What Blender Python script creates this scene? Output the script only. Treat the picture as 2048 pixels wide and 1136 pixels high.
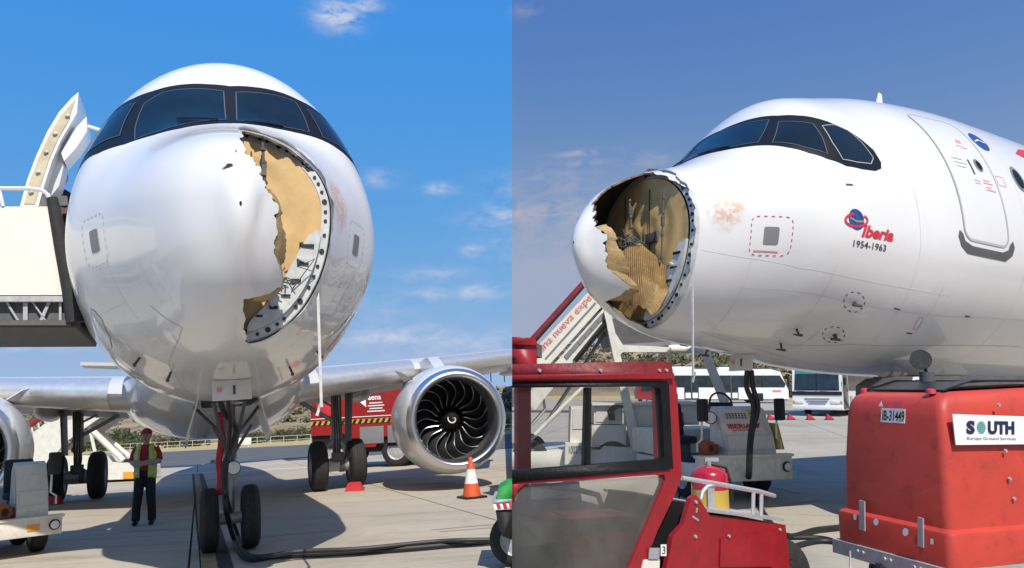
import bpy, bmesh, math, random
import numpy as np
from mathutils import Vector, Matrix
from mathutils.bvhtree import BVHTree
random.seed(7); np.random.seed(7)
for o in list(bpy.data.objects): bpy.data.objects.remove(o)
SC = bpy.context.scene; COL = SC.collection
rad = math.radians
# ------------------------------------------------------------------ camera and frames
FPX = 1500.0; CX = 1024.0; CY = 568.0           # focal length and centre in photo pixels (2048 wide)
def cam_basis(yaw, pitch, roll):                # forward azimuth measured from +X
    f = Vector((math.cos(yaw)*math.cos(pitch), math.sin(yaw)*math.cos(pitch), math.sin(pitch)))
    r = f.cross(Vector((0, 0, 1))).normalized(); u = r.cross(f)
    r, u = math.cos(roll)*r + math.sin(roll)*u, -math.sin(roll)*r + math.cos(roll)*u
    return r, u, f
def cam_matrix(pos, yaw, pitch, roll):
    r, u, f = cam_basis(yaw, pitch, roll)
    return Matrix(((r.x, u.x, -f.x, pos[0]), (r.y, u.y, -f.y, pos[1]), (r.z, u.z, -f.z, pos[2]), (0, 0, 0, 1)))
CAM_W = cam_matrix((0, 0, 1.457), rad(90), rad(10.26), rad(-3.0))        # left apron = the level world
CAM_G = cam_matrix((0, 0, 1.75), rad(90), rad(7.6), 0.0)                 # the camera as seen from the right apron
PL = (-6.24027, 0.280389, 1.456893, -0.3965838, 0.1790092, -0.0785447)
PR = (-4.792977, -7.26093, 1.101308, 1.069452, 0.1705933, 0.0321417)
CAM_AL = cam_matrix(PL[:3], *PL[3:]); CAM_AR = cam_matrix(PR[:3], *PR[3:])
M_AL = CAM_W @ CAM_AL.inverted(); M_AR = CAM_W @ CAM_AR.inverted()       # left / right aircraft
FRAME = {'L': Matrix.Identity(4), 'R': CAM_W @ CAM_G.inverted()}
FCAM = {'L': CAM_W, 'R': CAM_G, 'AL': CAM_AL, 'AR': CAM_AR}
cd = bpy.data.cameras.new('camera'); cam = bpy.data.objects.new('camera', cd); COL.objects.link(cam)
cam.matrix_world = CAM_W; cd.sensor_width = 36; cd.lens = FPX/2048*36; cd.clip_end = 9000; cd.clip_start = .05
SC.camera = cam
SEAM_N = (CAM_W.to_3x3() @ Vector((1, 0, 0))).normalized(); SEAM_P = CAM_W.translation.copy()
# ------------------------------------------------------------------ sun, sky, exposure
SUN = Vector((0.34, -.95, 1.15)).normalized()
sl = bpy.data.lights.new('sun', 'SUN'); sl.energy = 4.4; sl.angle = rad(.55); sl.color = (1, .94, .85)
so = bpy.data.objects.new('sun', sl); COL.objects.link(so)
so.rotation_euler = SUN.to_track_quat('Z', 'Y').to_euler(); so.location = (0, -20, 40)
SC.view_settings.view_transform = 'Standard'; SC.view_settings.look = 'None'
SC.view_settings.exposure = 0.2; SC.view_settings.gamma = 1
def wray(u, v):
    m = CAM_W.to_3x3(); return (m @ Vector(((u-CX), -(v-CY), -FPX))).normalized()
def make_world():
    w = bpy.data.worlds.new('World'); SC.world = w; w.use_nodes = True
    nt = w.node_tree; N = nt.nodes; Lk = nt.links; N.clear()
    out = N.new('ShaderNodeOutputWorld'); bg = N.new('ShaderNodeBackground'); bg.inputs[1].default_value = .1
    Lk.new(bg.outputs[0], out.inputs[0])
    sky = N.new('ShaderNodeTexSky'); sky.sky_type = 'NISHITA'; sky.sun_disc = False
    sky.sun_elevation = math.asin(SUN.z); sky.sun_rotation = math.atan2(SUN.x, SUN.y); sky.air_density = 1; sky.dust_density = .6; sky.ozone_density = 1.5
    tc = N.new('ShaderNodeTexCoord')
    def math_(op, a, b=None, c=None):
        n = N.new('ShaderNodeMath'); n.operation = op
        for i, x in enumerate((a, b, c)):
            if x is None: continue
            if hasattr(x, 'links'): Lk.new(x, n.inputs[i])
            else: n.inputs[i].default_value = x
        return n.outputs[0]
    sep = N.new('ShaderNodeSeparateXYZ'); Lk.new(tc.outputs['Generated'], sep.inputs[0])
    az = math_('ARCTAN2', sep.outputs[0], sep.outputs[1]); el = math_('ARCSINE', sep.outputs[2])
    dn = N.new('ShaderNodeVectorMath'); dn.operation = 'DOT_PRODUCT'; Lk.new(tc.outputs['Generated'], dn.inputs[0]); dn.inputs[1].default_value = SEAM_N
    right = math_('GREATER_THAN', dn.outputs['Value'], 0.0)
    # two days' skies: a clear saturated one, a hazier one
    rgb = N.new('ShaderNodeSeparateColor'); Lk.new(sky.outputs[0], rgb.inputs[0])
    def grade(tones, lim):                     # film response per channel: gain * sky ** contrast
        c = N.new('ShaderNodeCombineColor')
        for i, (gain, g) in enumerate(tones): Lk.new(math_('MINIMUM', math_('MULTIPLY', math_('POWER', rgb.outputs[i], g), gain*10), lim[i]), c.inputs[i])
        return c.outputs[0]
    a = grade(SKY_L, (2.9, 4.3, 7.0)); b = grade(SKY_R, (3.0, 3.55, 4.8))
    mx = N.new('ShaderNodeMix'); mx.data_type = 'RGBA'; Lk.new(right, mx.inputs[0]); Lk.new(a, mx.inputs[6]); Lk.new(b, mx.inputs[7])
    # clouds
    cv = N.new('ShaderNodeCombineXYZ'); Lk.new(az, cv.inputs[0]); Lk.new(math_('MULTIPLY', el, 2.2), cv.inputs[1])
    nz = N.new('ShaderNodeTexNoise'); nz.inputs['Scale'].default_value = 26; nz.inputs['Detail'].default_value = 9; nz.inputs['Roughness'].default_value = .62; nz.inputs['Distortion'].default_value = .35
    Lk.new(cv.outputs[0], nz.inputs['Vector'])
    tot = None
    for (u, v, du, dv, k) in CLOUDS:
        d = wray(u, v); a0 = math.atan2(d.x, d.y); e0 = math.asin(d.z)
        x = math_('MULTIPLY', math_('SUBTRACT', az, a0), FPX/du*.95); y = math_('MULTIPLY', math_('SUBTRACT', el, e0), FPX/dv*.98)
        r2 = math_('ADD', math_('MULTIPLY', x, x), math_('MULTIPLY', y, y))
        m = math_('MULTIPLY', math_('EXPONENT', math_('MULTIPLY', r2, -1.0)), k)
        tot = m if tot is None else math_('MAXIMUM', tot, m)
    dens = math_('MULTIPLY', tot, math_('MULTIPLY', math_('SUBTRACT', nz.outputs[0], .36), 4.2))
    cl = N.new('ShaderNodeClamp'); Lk.new(dens, cl.inputs[0]); cl.inputs[2].default_value = .85
    cc = N.new('ShaderNodeMix'); cc.data_type = 'RGBA'; Lk.new(right, cc.inputs[0]); cc.inputs[6].default_value = (5.3, 5.6, 6.8, 1); cc.inputs[7].default_value = (4.2, 4.05, 4.6, 1)
    fin = N.new('ShaderNodeMix'); fin.data_type = 'RGBA'; Lk.new(cl.outputs[0], fin.inputs[0]); Lk.new(mx.outputs[2], fin.inputs[6]); Lk.new(cc.outputs[2], fin.inputs[7])
    Lk.new(fin.outputs[2], bg.inputs[0])
SKY_L = ((.046, 1.134), (.200, .38), (.70, -.05)); SKY_R = ((.068, 1.45), (.113, .80), (.385, .13))
CLOUDS = [(676, 30, 40, 24, 1.3), (728, 8, 34, 12, 1.0), (755, 357, 36, 14, .6), (880, 378, 34, 12, .6), (945, 501, 24, 11, .6), (860, 588, 46, 14, .6), (870, 550, 90, 16, .35),
          (790, 672, 100, 20, .8), (950, 585, 60, 16, .6), (920, 690, 150, 26, .5), (70, 687, 90, 14, .6), (700, 620, 160, 60, .2),
          (1155, 306, 70, 7, .55), (1165, 328, 55, 9, .5), (1090, 430, 120, 32, .75), (1110, 370, 110, 40, .4), (1150, 520, 60, 14, .4), (1050, 20, 26, 14, .4), (1290, 320, 60, 24, .35), (1120, 470, 140, 60, .35)]
make_world()
# ------------------------------------------------------------------ pixel helpers
def ray(F, u, v):
    m = FCAM[F]; return m.translation.copy(), (m.to_3x3() @ Vector((u-CX, -(v-CY), -FPX)))
def onplane(F, u, v, p0, n):
    o, d = ray(F, u, v); n = Vector(n); t = (Vector(p0)-o).dot(n)/d.dot(n); return o+d*t
def gp(F, u, v, z=0.0): return onplane(F, u, v, (0, 0, z), (0, 0, 1))
def pp(F, u, v, Y): return onplane(F, u, v, (0, Y, 0), (0, 1, 0))
# ------------------------------------------------------------------ materials
MATS = {}
def mat(name, col, rough=.5, metal=0, var=.12, scale=3.0, bump=0.0, bscale=40, coat=0, spec=.5, dirt=None, dirt_amt=0, trans=0, alpha=1, emit=None, stretch=None):
    if name in MATS: return MATS[name]
    m = bpy.data.materials.new(name); m.use_nodes = True; nt = m.node_tree; N = nt.nodes; Lk = nt.links
    b = N['Principled BSDF']; b.inputs['Roughness'].default_value = rough; b.inputs['Metallic'].default_value = metal
    b.inputs['Coat Weight'].default_value = coat; b.inputs['Coat Roughness'].default_value = .04; b.inputs['Specular IOR Level'].default_value = spec
    b.inputs['Transmission Weight'].default_value = trans; b.inputs['Alpha'].default_value = alpha
    tc = N.new('ShaderNodeTexCoord'); mp = N.new('ShaderNodeMapping'); Lk.new(tc.outputs['Object'], mp.inputs[0])
    if stretch: mp.inputs['Scale'].default_value = stretch
    nz = N.new('ShaderNodeTexNoise'); nz.inputs['Scale'].default_value = scale; nz.inputs['Detail'].default_value = 6; nz.inputs['Roughness'].default_value = .62; Lk.new(mp.outputs[0], nz.inputs['Vector'])
    cr = N.new('ShaderNodeValToRGB'); c = np.array(col); lo = np.clip(c*(1-var), 0, 1); hi = np.clip(c*(1+var*.6), 0, 1)
    cr.color_ramp.elements[0].position = .3; cr.color_ramp.elements[1].position = .7
    cr.color_ramp.elements[0].color = (*lo, 1); cr.color_ramp.elements[1].color = (*hi, 1); Lk.new(nz.outputs[0], cr.inputs[0]); colout = cr.outputs[0]
    if dirt is not None:
        n2 = N.new('ShaderNodeTexNoise'); n2.inputs['Scale'].default_value = scale*2.3; n2.inputs['Detail'].default_value = 9; n2.inputs['Roughness'].default_value = .7; Lk.new(mp.outputs[0], n2.inputs['Vector'])
        r2 = N.new('ShaderNodeMapRange'); r2.inputs[1].default_value = .52; r2.inputs[2].default_value = .75; r2.inputs[4].default_value = dirt_amt; Lk.new(n2.outputs[0], r2.inputs[0])
        mx = N.new('ShaderNodeMix'); mx.data_type = 'RGBA'; Lk.new(r2.outputs[0], mx.inputs[0]); Lk.new(colout, mx.inputs[6]); mx.inputs[7].default_value = (*dirt, 1); colout = mx.outputs[2]
        rr = N.new('ShaderNodeMapRange'); rr.inputs[3].default_value = rough; rr.inputs[4].default_value = min(1, rough+.3); Lk.new(r2.outputs[0], rr.inputs[0]); Lk.new(rr.outputs[0], b.inputs['Roughness'])
    Lk.new(colout, b.inputs['Base Color'])
    if bump:
        n3 = N.new('ShaderNodeTexNoise'); n3.inputs['Scale'].default_value = bscale; n3.inputs['Detail'].default_value = 5; Lk.new(mp.outputs[0], n3.inputs['Vector'])
        bp = N.new('ShaderNodeBump'); bp.inputs['Strength'].default_value = bump; bp.inputs['Distance'].default_value = .02; Lk.new(n3.outputs[0], bp.inputs['Height']); Lk.new(bp.outputs[0], b.inputs['Normal'])
    if emit: b.inputs['Emission Color'].default_value = (*emit, 1); b.inputs['Emission Strength'].default_value = 1
    MATS[name] = m; return m
M = dict(
 white=mat('aircraft_white', (.74, .74, .735), .28, var=.03, scale=.8, coat=.75, bump=.03, bscale=1.1, dirt=(.55, .53, .5), dirt_amt=.16),
 radome=mat('radome_white', (.82, .82, .82), .28, var=.03, scale=1.5, coat=.6, bump=.03, bscale=3, dirt=(.6, .58, .55), dirt_amt=.12),
 mask=mat('window_mask_black', (.008, .009, .011), .38, var=.2, spec=.3),
 pane=mat('cockpit_glass', (.008, .018, .03), .06, var=.3, scale=2, spec=.45),
 paneline=mat('window_seal', (.35, .36, .36), .5),
 tan=mat('bulkhead_blanket', (.60, .40, .165), .6, var=.16, scale=4, bump=.35, bscale=5),
 comb=mat('honeycomb', (.40, .27, .12), .6, var=.35, scale=9, bump=.4, bscale=60),
 char=mat('torn_composite', (.03, .028, .027), .8, var=.5, scale=14, bump=.6, bscale=40),
 ring=mat('ring_primer', (.58, .60, .60), .45, var=.2, scale=8, dirt=(.3, .28, .24), dirt_amt=.5),
 alu=mat('bare_aluminium', (.76, .75, .73), .5, .85, var=.1, scale=6, bump=.05, bscale=20),
 lip=mat('inlet_lip', (.72, .72, .72), .33, 1, var=.06, scale=3),
 nacelle=mat('nacelle_grey', (.62, .63, .64), .3, var=.05, scale=2, coat=.4, dirt=(.4, .38, .35), dirt_amt=.2),
 wing=mat('wing_grey', (.56, .56, .55), .35, var=.08, scale=1.5, coat=.2, dirt=(.34, .33, .3), dirt_amt=.3),
 fan=mat('fan_blade', (.08, .08, .085), .3, .6, var=.1),
 bladeedge=mat('blade_edge', (.6, .6, .6), .3, 1),
 black=mat('black_paint', (.012, .012, .013), .45, var=.3),
 rubber=mat('tyre_rubber', (.022, .022, .022), .8, var=.3, scale=12, bump=.3, bscale=60, dirt=(.09, .08, .07), dirt_amt=.4),
 rim=mat('wheel_rim', (.45, .45, .45), .5, .3, var=.2, scale=10, dirt=(.1, .09, .08), dirt_amt=.7),
 steel=mat('gear_steel', (.32, .33, .34), .42, .5, var=.2, scale=10, dirt=(.07, .06, .05), dirt_amt=.6),
 geardark=mat('gear_dark', (.10, .10, .10), .55, var=.3, scale=8),
 red=mat('vehicle_red', (.30, .016, .016), .38, var=.12, scale=4, coat=.2, dirt=(.12, .02, .02), dirt_amt=.4),
 redtug=mat('tug_red', (.29, .010, .016), .38, var=.18, scale=5, coat=.15, bump=.08, bscale=30, dirt=(.10, .02, .02), dirt_amt=.7),
 redroof=mat('tug_roof_red', (.20, .012, .02), .55, var=.35, scale=6, bump=.2, bscale=30, dirt=(.03, .01, .01), dirt_amt=.7),
 gpu=mat('gpu_red', (.52, .05, .03), .5, var=.10, scale=3, coat=.1, bump=.04, bscale=12, dirt=(.26, .03, .025), dirt_amt=.8),
 galv=mat('galvanised', (.42, .43, .43), .5, .35, var=.18, scale=14, dirt=(.2, .19, .17), dirt_amt=.5),
 gse=mat('gse_white', (.70, .68, .60), .5, var=.12, scale=5, dirt=(.30, .26, .20), dirt_amt=.45),
 cream=mat('truck_cream', (.76, .72, .63), .5, var=.06, scale=2, dirt=(.5, .46, .38), dirt_amt=.25),
 bus=mat('bus_white', (.76, .77, .78), .35, var=.05, scale=1, coat=.2, dirt=(.5, .48, .45), dirt_amt=.2),
 busglass=mat('bus_glass', (.025, .035, .04), .08, var=.5, scale=2, spec=.7),
 teal=mat('bus_teal_tint', (.05, .26, .24), .2, var=.2),
 seat=mat('seat_black', (.018, .018, .02), .65, var=.3),
 orange=mat('orange_plastic', (.62, .10, .03), .5, var=.12, dirt=(.2, .05, .02), dirt_amt=.5),
 rust=mat('rusty_orange', (.34, .09, .03), .7, var=.35, scale=15, dirt=(.06, .03, .02), dirt_amt=.8),
 conewhite=mat('cone_white', (.75, .74, .72), .5, var=.08),
 amber=mat('amber_lens', (.75, .33, .02), .25, var=.1),
 yellow=mat('stripe_yellow', (.50, .34, .06), .6, var=.2),
 hivis=mat('hivis_yellow', (.52, .66, .02), .7, var=.12, scale=12, bump=.3, bscale=30),
 reflect=mat('reflective_grey', (.50, .52, .50), .4, var=.1),
 polo=mat('polo_red', (.30, .02, .03), .8, var=.15, scale=14, bump=.3, bscale=40),
 sleeve=mat('sleeve_grey', (.30, .31, .33), .8, var=.2, scale=14, bump=.3, bscale=40),
 navy=mat('trousers_navy', (.014, .015, .02), .85, var=.3, scale=12, bump=.4, bscale=30),
 shirtblack=mat('shirt_black', (.01, .011, .014), .85, var=.3, scale=14),
 skin=mat('skin', (.42, .25, .17), .55, var=.1, scale=12),
 hair=mat('hair_dark', (.015, .012, .01), .7),
 cable=mat('cable_black', (.013, .013, .014), .55, var=.3, scale=20),
 glass=mat('cab_glass', (.06, .07, .07), .03, var=.05, alpha=.12),
 dirtyglass=mat('dirty_cab_glass', (.13, .13, .12), .08, var=.5, scale=2, alpha=.42),
 hose=mat('hose_grey', (.4, .4, .4), .5),
 green=mat('green_canvas', (.02, .28, .05), .6, var=.2),
 decalred=mat('decal_red', (.55, .03, .05), .5, var=.1), decalgrey=mat('decal_grey', (.10, .10, .105), .5), decalblue=mat('decal_blue', (.02, .07, .28), .4, var=.3, scale=9),
 decaldark=mat('decal_dark', (.06, .06, .06), .55), decallight=mat('decal_white', (.85, .85, .84), .5), decalpink=mat('decal_faded_red', (.70, .25, .24), .6),
 decalnavy=mat('decal_navy', (.01, .02, .07), .5), decalgold=mat('decal_gold', (.35, .25, .06), .5), decalmint=mat('decal_mint', (.08, .42, .35), .5), lilac=mat('decal_lilac', (.25, .1, .4), .5),
 plate=mat('grey_plate', (.20, .20, .21), .5, var=.1), sill=mat('sill_dark', (.10, .10, .10), .55, var=.15),
 doorline=mat('door_line', (.42, .43, .45), .5), panelbeige=mat('service_panel', (.62, .60, .56), .45, var=.05),
 lime=mat('sticker_lime', (.50, .62, .05), .5), fence=mat('fence_white', (.60, .58, .54), .6), concretewall=mat('barrier_grey', (.35, .34, .32), .8),
 lining=mat('door_lining', (.55, .47, .32), .7, var=.2, scale=6), tornedge=mat('torn_edge', (.24, .17, .10), .8, var=.6, scale=12), sealdark=mat('window_seal_dark', (.10, .105, .11), .5), blackrubber=mat('black_rubber', (.008, .008, .009), .5, var=.4, scale=20, bump=.2, bscale=60, spec=.25), seamfaint=mat('panel_gap', (.60, .60, .60), .5), tag=mat('red_streamer', (.42, .015, .03), .7, var=.2, scale=12, bump=.4, bscale=20), lens=mat('lamp_lens', (.75, .75, .72), .1, spec=.8), extred=mat('extinguisher_red', (.40, .012, .03), .25, coat=.4),
)
# faint smear of struck stain on the nose
def stain_material():
    m = bpy.data.materials.new('struck_stain'); m.use_nodes = True; nt = m.node_tree; N = nt.nodes; Lk = nt.links; b = N['Principled BSDF']
    b.inputs['Roughness'].default_value = .45
    tc = N.new('ShaderNodeTexCoord'); nz = N.new('ShaderNodeTexNoise'); nz.inputs['Scale'].default_value = 9; nz.inputs['Detail'].default_value = 8; nz.inputs['Roughness'].default_value = .7; Lk.new(tc.outputs['Object'], nz.inputs[0])
    cr = N.new('ShaderNodeValToRGB'); cr.color_ramp.elements[0].color = (.70, .48, .30, 1); cr.color_ramp.elements[1].color = (.72, .28, .16, 1); Lk.new(nz.outputs[0], cr.inputs[0]); Lk.new(cr.outputs[0], b.inputs['Base Color'])
    at = N.new('ShaderNodeAttribute'); at.attribute_name = 'fade'
    n2 = N.new('ShaderNodeTexNoise'); n2.inputs['Scale'].default_value = 16; n2.inputs['Detail'].default_value = 8; n2.inputs['Roughness'].default_value = .75; Lk.new(tc.outputs['Object'], n2.inputs[0])
    mr = N.new('ShaderNodeMapRange'); mr.inputs[1].default_value = .40; mr.inputs[2].default_value = .62; mr.inputs[4].default_value = .6; Lk.new(n2.outputs[0], mr.inputs[0])
    mm = N.new('ShaderNodeMath'); mm.operation = 'MULTIPLY'; Lk.new(mr.outputs[0], mm.inputs[0]); Lk.new(at.outputs['Fac'], mm.inputs[1]); Lk.new(mm.outputs[0], b.inputs['Alpha'])
    return m
M['stain'] = stain_material()
def ground_material(name, base, dark, sc):
    m = bpy.data.materials.new(name); m.use_nodes = True; nt = m.node_tree; N = nt.nodes; Lk = nt.links; b = N['Principled BSDF']; b.inputs['Roughness'].default_value = .85; b.inputs['Specular IOR Level'].default_value = .3
    tc = N.new('ShaderNodeTexCoord'); gm = N.new('ShaderNodeNewGeometry')
    def noise(s, d, st=(1, 1, 1), ro=.6):
        mp = N.new('ShaderNodeMapping'); mp.inputs['Scale'].default_value = st; Lk.new(gm.outputs['Position'], mp.inputs[0])
        n = N.new('ShaderNodeTexNoise'); n.inputs['Scale'].default_value = s; n.inputs['Detail'].default_value = d; n.inputs['Roughness'].default_value = ro; Lk.new(mp.outputs[0], n.inputs[0]); return n.outputs[0]
    def mr(x, a, bb, lo, hi):
        r = N.new('ShaderNodeMapRange'); r.inputs[1].default_value = a; r.inputs[2].default_value = bb; r.inputs[3].default_value = lo; r.inputs[4].default_value = hi; Lk.new(x, r.inputs[0]); return r.outputs[0]
    def mix(f, a, c):
        x = N.new('ShaderNodeMix'); x.data_type = 'RGBA'; Lk.new(f, x.inputs[0])
        if hasattr(a, 'links'): Lk.new(a, x.inputs[6])
        else: x.inputs[6].default_value = (*a, 1)
        if hasattr(c, 'links'): Lk.new(c, x.inputs[7])
        else: x.inputs[7].default_value = (*c, 1)
        return x.outputs[2]
    c = mix(mr(noise(.35, 5), .3, .7, 0, 1), tuple(np.array(base)*.9), tuple(np.array(base)*1.15))
    c = mix(mr(noise(60, 3), .35, .75, 0, .35), c, tuple(np.array(base)*.6))
    c = mix(mr(noise(1.1, 8, (.35, 2.2, 1), .7), .52, .70, 0, .75), c, dark)       # tyre smears
    c = mix(mr(noise(2.6, 7), .62, .74, 0, .6), c, dark)                          # oil spots
    c = mix(mr(noise(.16, 6, (2.6, .5, 1), .6), .54, .66, 0, .55), c, dark)          # broad traffic lanes
    c = mix(mr(noise(6.5, 5), .68, .74, 0, .8), c, tuple(np.array(dark)*.6))           # drips
    ob = N.new('ShaderNodeObjectInfo'); c = mix(mr(ob.outputs['Random'], 0, 1, 0, .22), c, tuple(np.array(base)*.7))
    Lk.new(c, b.inputs['Base Color'])
    bp = N.new('ShaderNodeBump'); bp.inputs['Strength'].default_value = .35; bp.inputs['Distance'].default_value = .01; Lk.new(noise(90, 4), bp.inputs['Height']); Lk.new(bp.outputs[0], b.inputs['Normal'])
    return m
M['concrete'] = ground_material('apron_concrete', (.455, .405, .325), (.24, .212, .172), 1)
M['concreteR'] = ground_material('apron_concrete_worn', (.40, .362, .30), (.20, .18, .152), 1)
M['joint'] = mat('joint_filler', (.06, .055, .05), .9)
M['asphalt'] = mat('asphalt', (.10, .10, .10), .9, var=.2, scale=.3, bump=.2, bscale=30)
def hill_material():
    m = bpy.data.materials.new('dry_hill'); m.use_nodes = True; nt = m.node_tree; N = nt.nodes; Lk = nt.links; b = N['Principled BSDF']; b.inputs['Roughness'].default_value = .95; b.inputs['Specular IOR Level'].default_value = .1
    gm = N.new('ShaderNodeNewGeometry'); n = N.new('ShaderNodeTexNoise'); n.inputs['Scale'].default_value = .03; n.inputs['Detail'].default_value = 10; n.inputs['Roughness'].default_value = .65; Lk.new(gm.outputs['Position'], n.inputs[0])
    cr = N.new('ShaderNodeValToRGB'); e = cr.color_ramp.elements; e[0].position = .36; e[0].color = (.10, .09, .05, 1); e[1].position = .48; e[1].color = (.26, .19, .12, 1); x = e.new(.62); x.color = (.36, .28, .19, 1)
    Lk.new(n.outputs[0], cr.inputs[0]); Lk.new(cr.outputs[0], b.inputs['Base Color']); return m
M['hill'] = hill_material()
M['drygrass'] = mat('dry_grass', (.46, .36, .16), .95, var=.35, scale=.5, bump=.3, bscale=8)
M['leaf'] = mat('leaf_green', (.055, .085, .03), .8, var=.5, scale=.8)
M['leafdry'] = mat('leaf_olive', (.09, .095, .045), .85, var=.5, scale=.8)
M['bark'] = mat('bark', (.08, .06, .04), .9)
# ------------------------------------------------------------------ mesh builder and object helpers
class MB:
    def __init__(s): s.v = []; s.f = []
    def add(s, vs, fs):
        k = len(s.v); s.v += [Vector(p) for p in vs]; s.f += [tuple(i+k for i in f) for f in fs]; return s
    def box(s, c, d, R=None, bev=0):
        x, y, z = d[0]/2, d[1]/2, d[2]/2
        if bev <= 0:
            P = [Vector((a*x, b*y, e*z)) for a in (-1, 1) for b in (-1, 1) for e in (-1, 1)]
            F = [(0, 1, 3, 2), (4, 6, 7, 5), (0, 4, 5, 1), (2, 3, 7, 6), (0, 2, 6, 4), (1, 5, 7, 3)]
        else:
            bm = bmesh.new(); bmesh.ops.create_cube(bm, size=1); bmesh.ops.scale(bm, vec=d, verts=bm.verts)
            bmesh.ops.bevel(bm, geom=list(bm.edges), offset=min(bev, min(d)*.45), segments=2, affect='EDGES', profile=.6)
            bm.verts.index_update(); P = [q.co.copy() for q in bm.verts]; F = [tuple(q.index for q in f.verts) for f in bm.faces]; bm.free()
        if R is not None: P = [R @ p for p in P]
        return s.add([p+Vector(c) for p in P], F)
    def prism(s, poly, ext):                      # polygon of 3-D points swept by vector
        poly = [Vector(p) for p in poly]; e = Vector(ext); n = len(poly)
        nn = Vector((0, 0, 0))
        for i in range(n): nn += poly[i].cross(poly[(i+1) % n])
        if nn.dot(e) > 0: poly = poly[::-1]
        return s.add(poly+[p+e for p in poly], [tuple(range(n)), tuple(range(2*n-1, n-1, -1))]+[(i, i+n, (i+1) % n+n, (i+1) % n) for i in range(n)])
    def tube(s, pts, r, n=8, r2=None, cap=True):
        pts = [Vector(p) for p in pts]; m = len(pts); rs = r if isinstance(r, (list, tuple)) else [r+(0 if r2 is None else (r2-r)*i/(m-1)) for i in range(m)]
        V = []; F = []; up = None
        for i, p in enumerate(pts):
            t = (pts[min(i+1, m-1)]-pts[max(i-1, 0)]).normalized()
            if up is None: up = t.orthogonal().normalized()
            up = (up-t*up.dot(t)); up = up.normalized() if up.length > 1e-6 else t.orthogonal().normalized(); w = t.cross(up)
            for k in range(n):
                a = 2*math.pi*k/n; V.append(p+rs[i]*(math.cos(a)*up+math.sin(a)*w))
        for i in range(m-1):
            for k in range(n): F.append((i*n+k, i*n+(k+1) % n, (i+1)*n+(k+1) % n, (i+1)*n+k))
        if cap: F += [tuple(range(n-1, -1, -1)), tuple(range((m-1)*n, m*n))]
        return s.add(V, F)
    def lathe(s, prof, org, axis, n=24, cap=True):  # prof: (distance along axis, radius)
        ax = Vector(axis).normalized(); u = ax.orthogonal().normalized(); w = ax.cross(u); V = []; F = []
        for (a, r) in prof:
            for k in range(n):
                t = 2*math.pi*k/n; V.append(Vector(org)+ax*a+r*(math.cos(t)*u+math.sin(t)*w))
        m = len(prof)
        for i in range(m-1):
            for k in range(n): F.append((i*n+k, i*n+(k+1) % n, (i+1)*n+(k+1) % n, (i+1)*n+k))
        if cap: F += [tuple(range(n-1, -1, -1)), tuple(range((m-1)*n, m*n))]
        return s.add(V, F)
    def ball(s, c, r, n=12, sq=(1, 1, 1)):
        V = []; F = []; m = n//2
        for i in range(m+1):
            ph = math.pi*i/m
            for k in range(n):
                t = 2*math.pi*k/n; V.append(Vector(c)+Vector((r*sq[0]*math.sin(ph)*math.cos(t), r*sq[1]*math.sin(ph)*math.sin(t), r*sq[2]*math.cos(ph))))
        for i in range(m):
            for k in range(n): F.append((i*n+k, (i+1)*n+k, (i+1)*n+(k+1) % n, i*n+(k+1) % n))
        return s.add(V, F)
SIDE = {}; CUR = ['L']
def mesh_of(name, mb, smooth=40):
    me = bpy.data.meshes.new(name); me.from_pydata([tuple(p) for p in mb.v], [], mb.f); me.update()
    bm = bmesh.new(); bm.from_mesh(me); bmesh.ops.remove_doubles(bm, verts=bm.verts, dist=1e-6); bmesh.ops.recalc_face_normals(bm, faces=bm.faces); bm.to_mesh(me); bm.free()
    if smooth:
        for p in me.polygons: p.use_smooth = True
        try: me.set_sharp_from_angle(angle=rad(smooth))
        except Exception: pass
    return me
def link(name, me, material, parent=None, mw=None):
    o = bpy.data.objects.new(name, me); COL.objects.link(o)
    if material is not None and me is not None and not me.materials: me.materials.append(material)
    if parent is not None: o.parent = parent
    if mw is not None: o.matrix_world = mw
    return o
def tag(o, label=None, cat=None, group=None, kind=None):
    if label: o['label'] = label
    if cat: o['category'] = cat
    if group: o['group'] = group
    if kind: o['kind'] = kind
    SIDE[o.name] = CUR[0]; return o
class Thing:
    """Empty at the base of a thing; parts are given in the coordinates of its frame."""
    def __init__(s, name, label, cat, base=(0, 0, 0), F='L', rz=0, group=None, local=False, mw=None):
        s.o = bpy.data.objects.new(name, None); COL.objects.link(s.o); s.o.empty_display_size = .2
        CUR[0] = 'R' if F in ('R', 'AR') else 'L'
        fm = FRAME['R'] if F == 'R' else (M_AR if F == 'AR' else M_AL if F == 'AL' else FRAME['L'])
        s.loc = Matrix.Translation(Vector(base)) @ Matrix.Rotation(rz, 4, 'Z'); s.o.matrix_world = fm @ s.loc
        s.inv = Matrix.Identity(4) if local else s.loc.inverted()
        tag(s.o, label, cat, group)
    def part(s, name, mb, m, parent=None, smooth=40, label=None, local=None):
        inv = s.inv
        if inv != Matrix.Identity(4) and not local: mb.v = [inv @ p for p in mb.v]
        o = link(name, mesh_of(name, mb, smooth), M[m] if isinstance(m, str) else m, parent or s.o)
        if label: o['label'] = label
        return o
def copypart(o, parent, loc=None, rot=None):
    c = o.copy(); COL.objects.link(c); c.parent = parent
    if loc is not None: c.location = loc
    if rot is not None: c.rotation_euler = rot
    return c
def single(name, mb, m, label, cat, F='L', group=None, kind=None, smooth=40, base=None):
    CUR[0] = F
    if base is None: base = Vector((sum(p.x for p in mb.v)/len(mb.v), sum(p.y for p in mb.v)/len(mb.v), min(p.z for p in mb.v)))
    base = Vector(base); mb.v = [p-base for p in mb.v]
    o = link(name, mesh_of(name, mb, smooth), M[m] if isinstance(m, str) else m, None, FRAME[F] @ Matrix.Translation(base))
    return tag(o, label, cat, group, kind)
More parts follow.
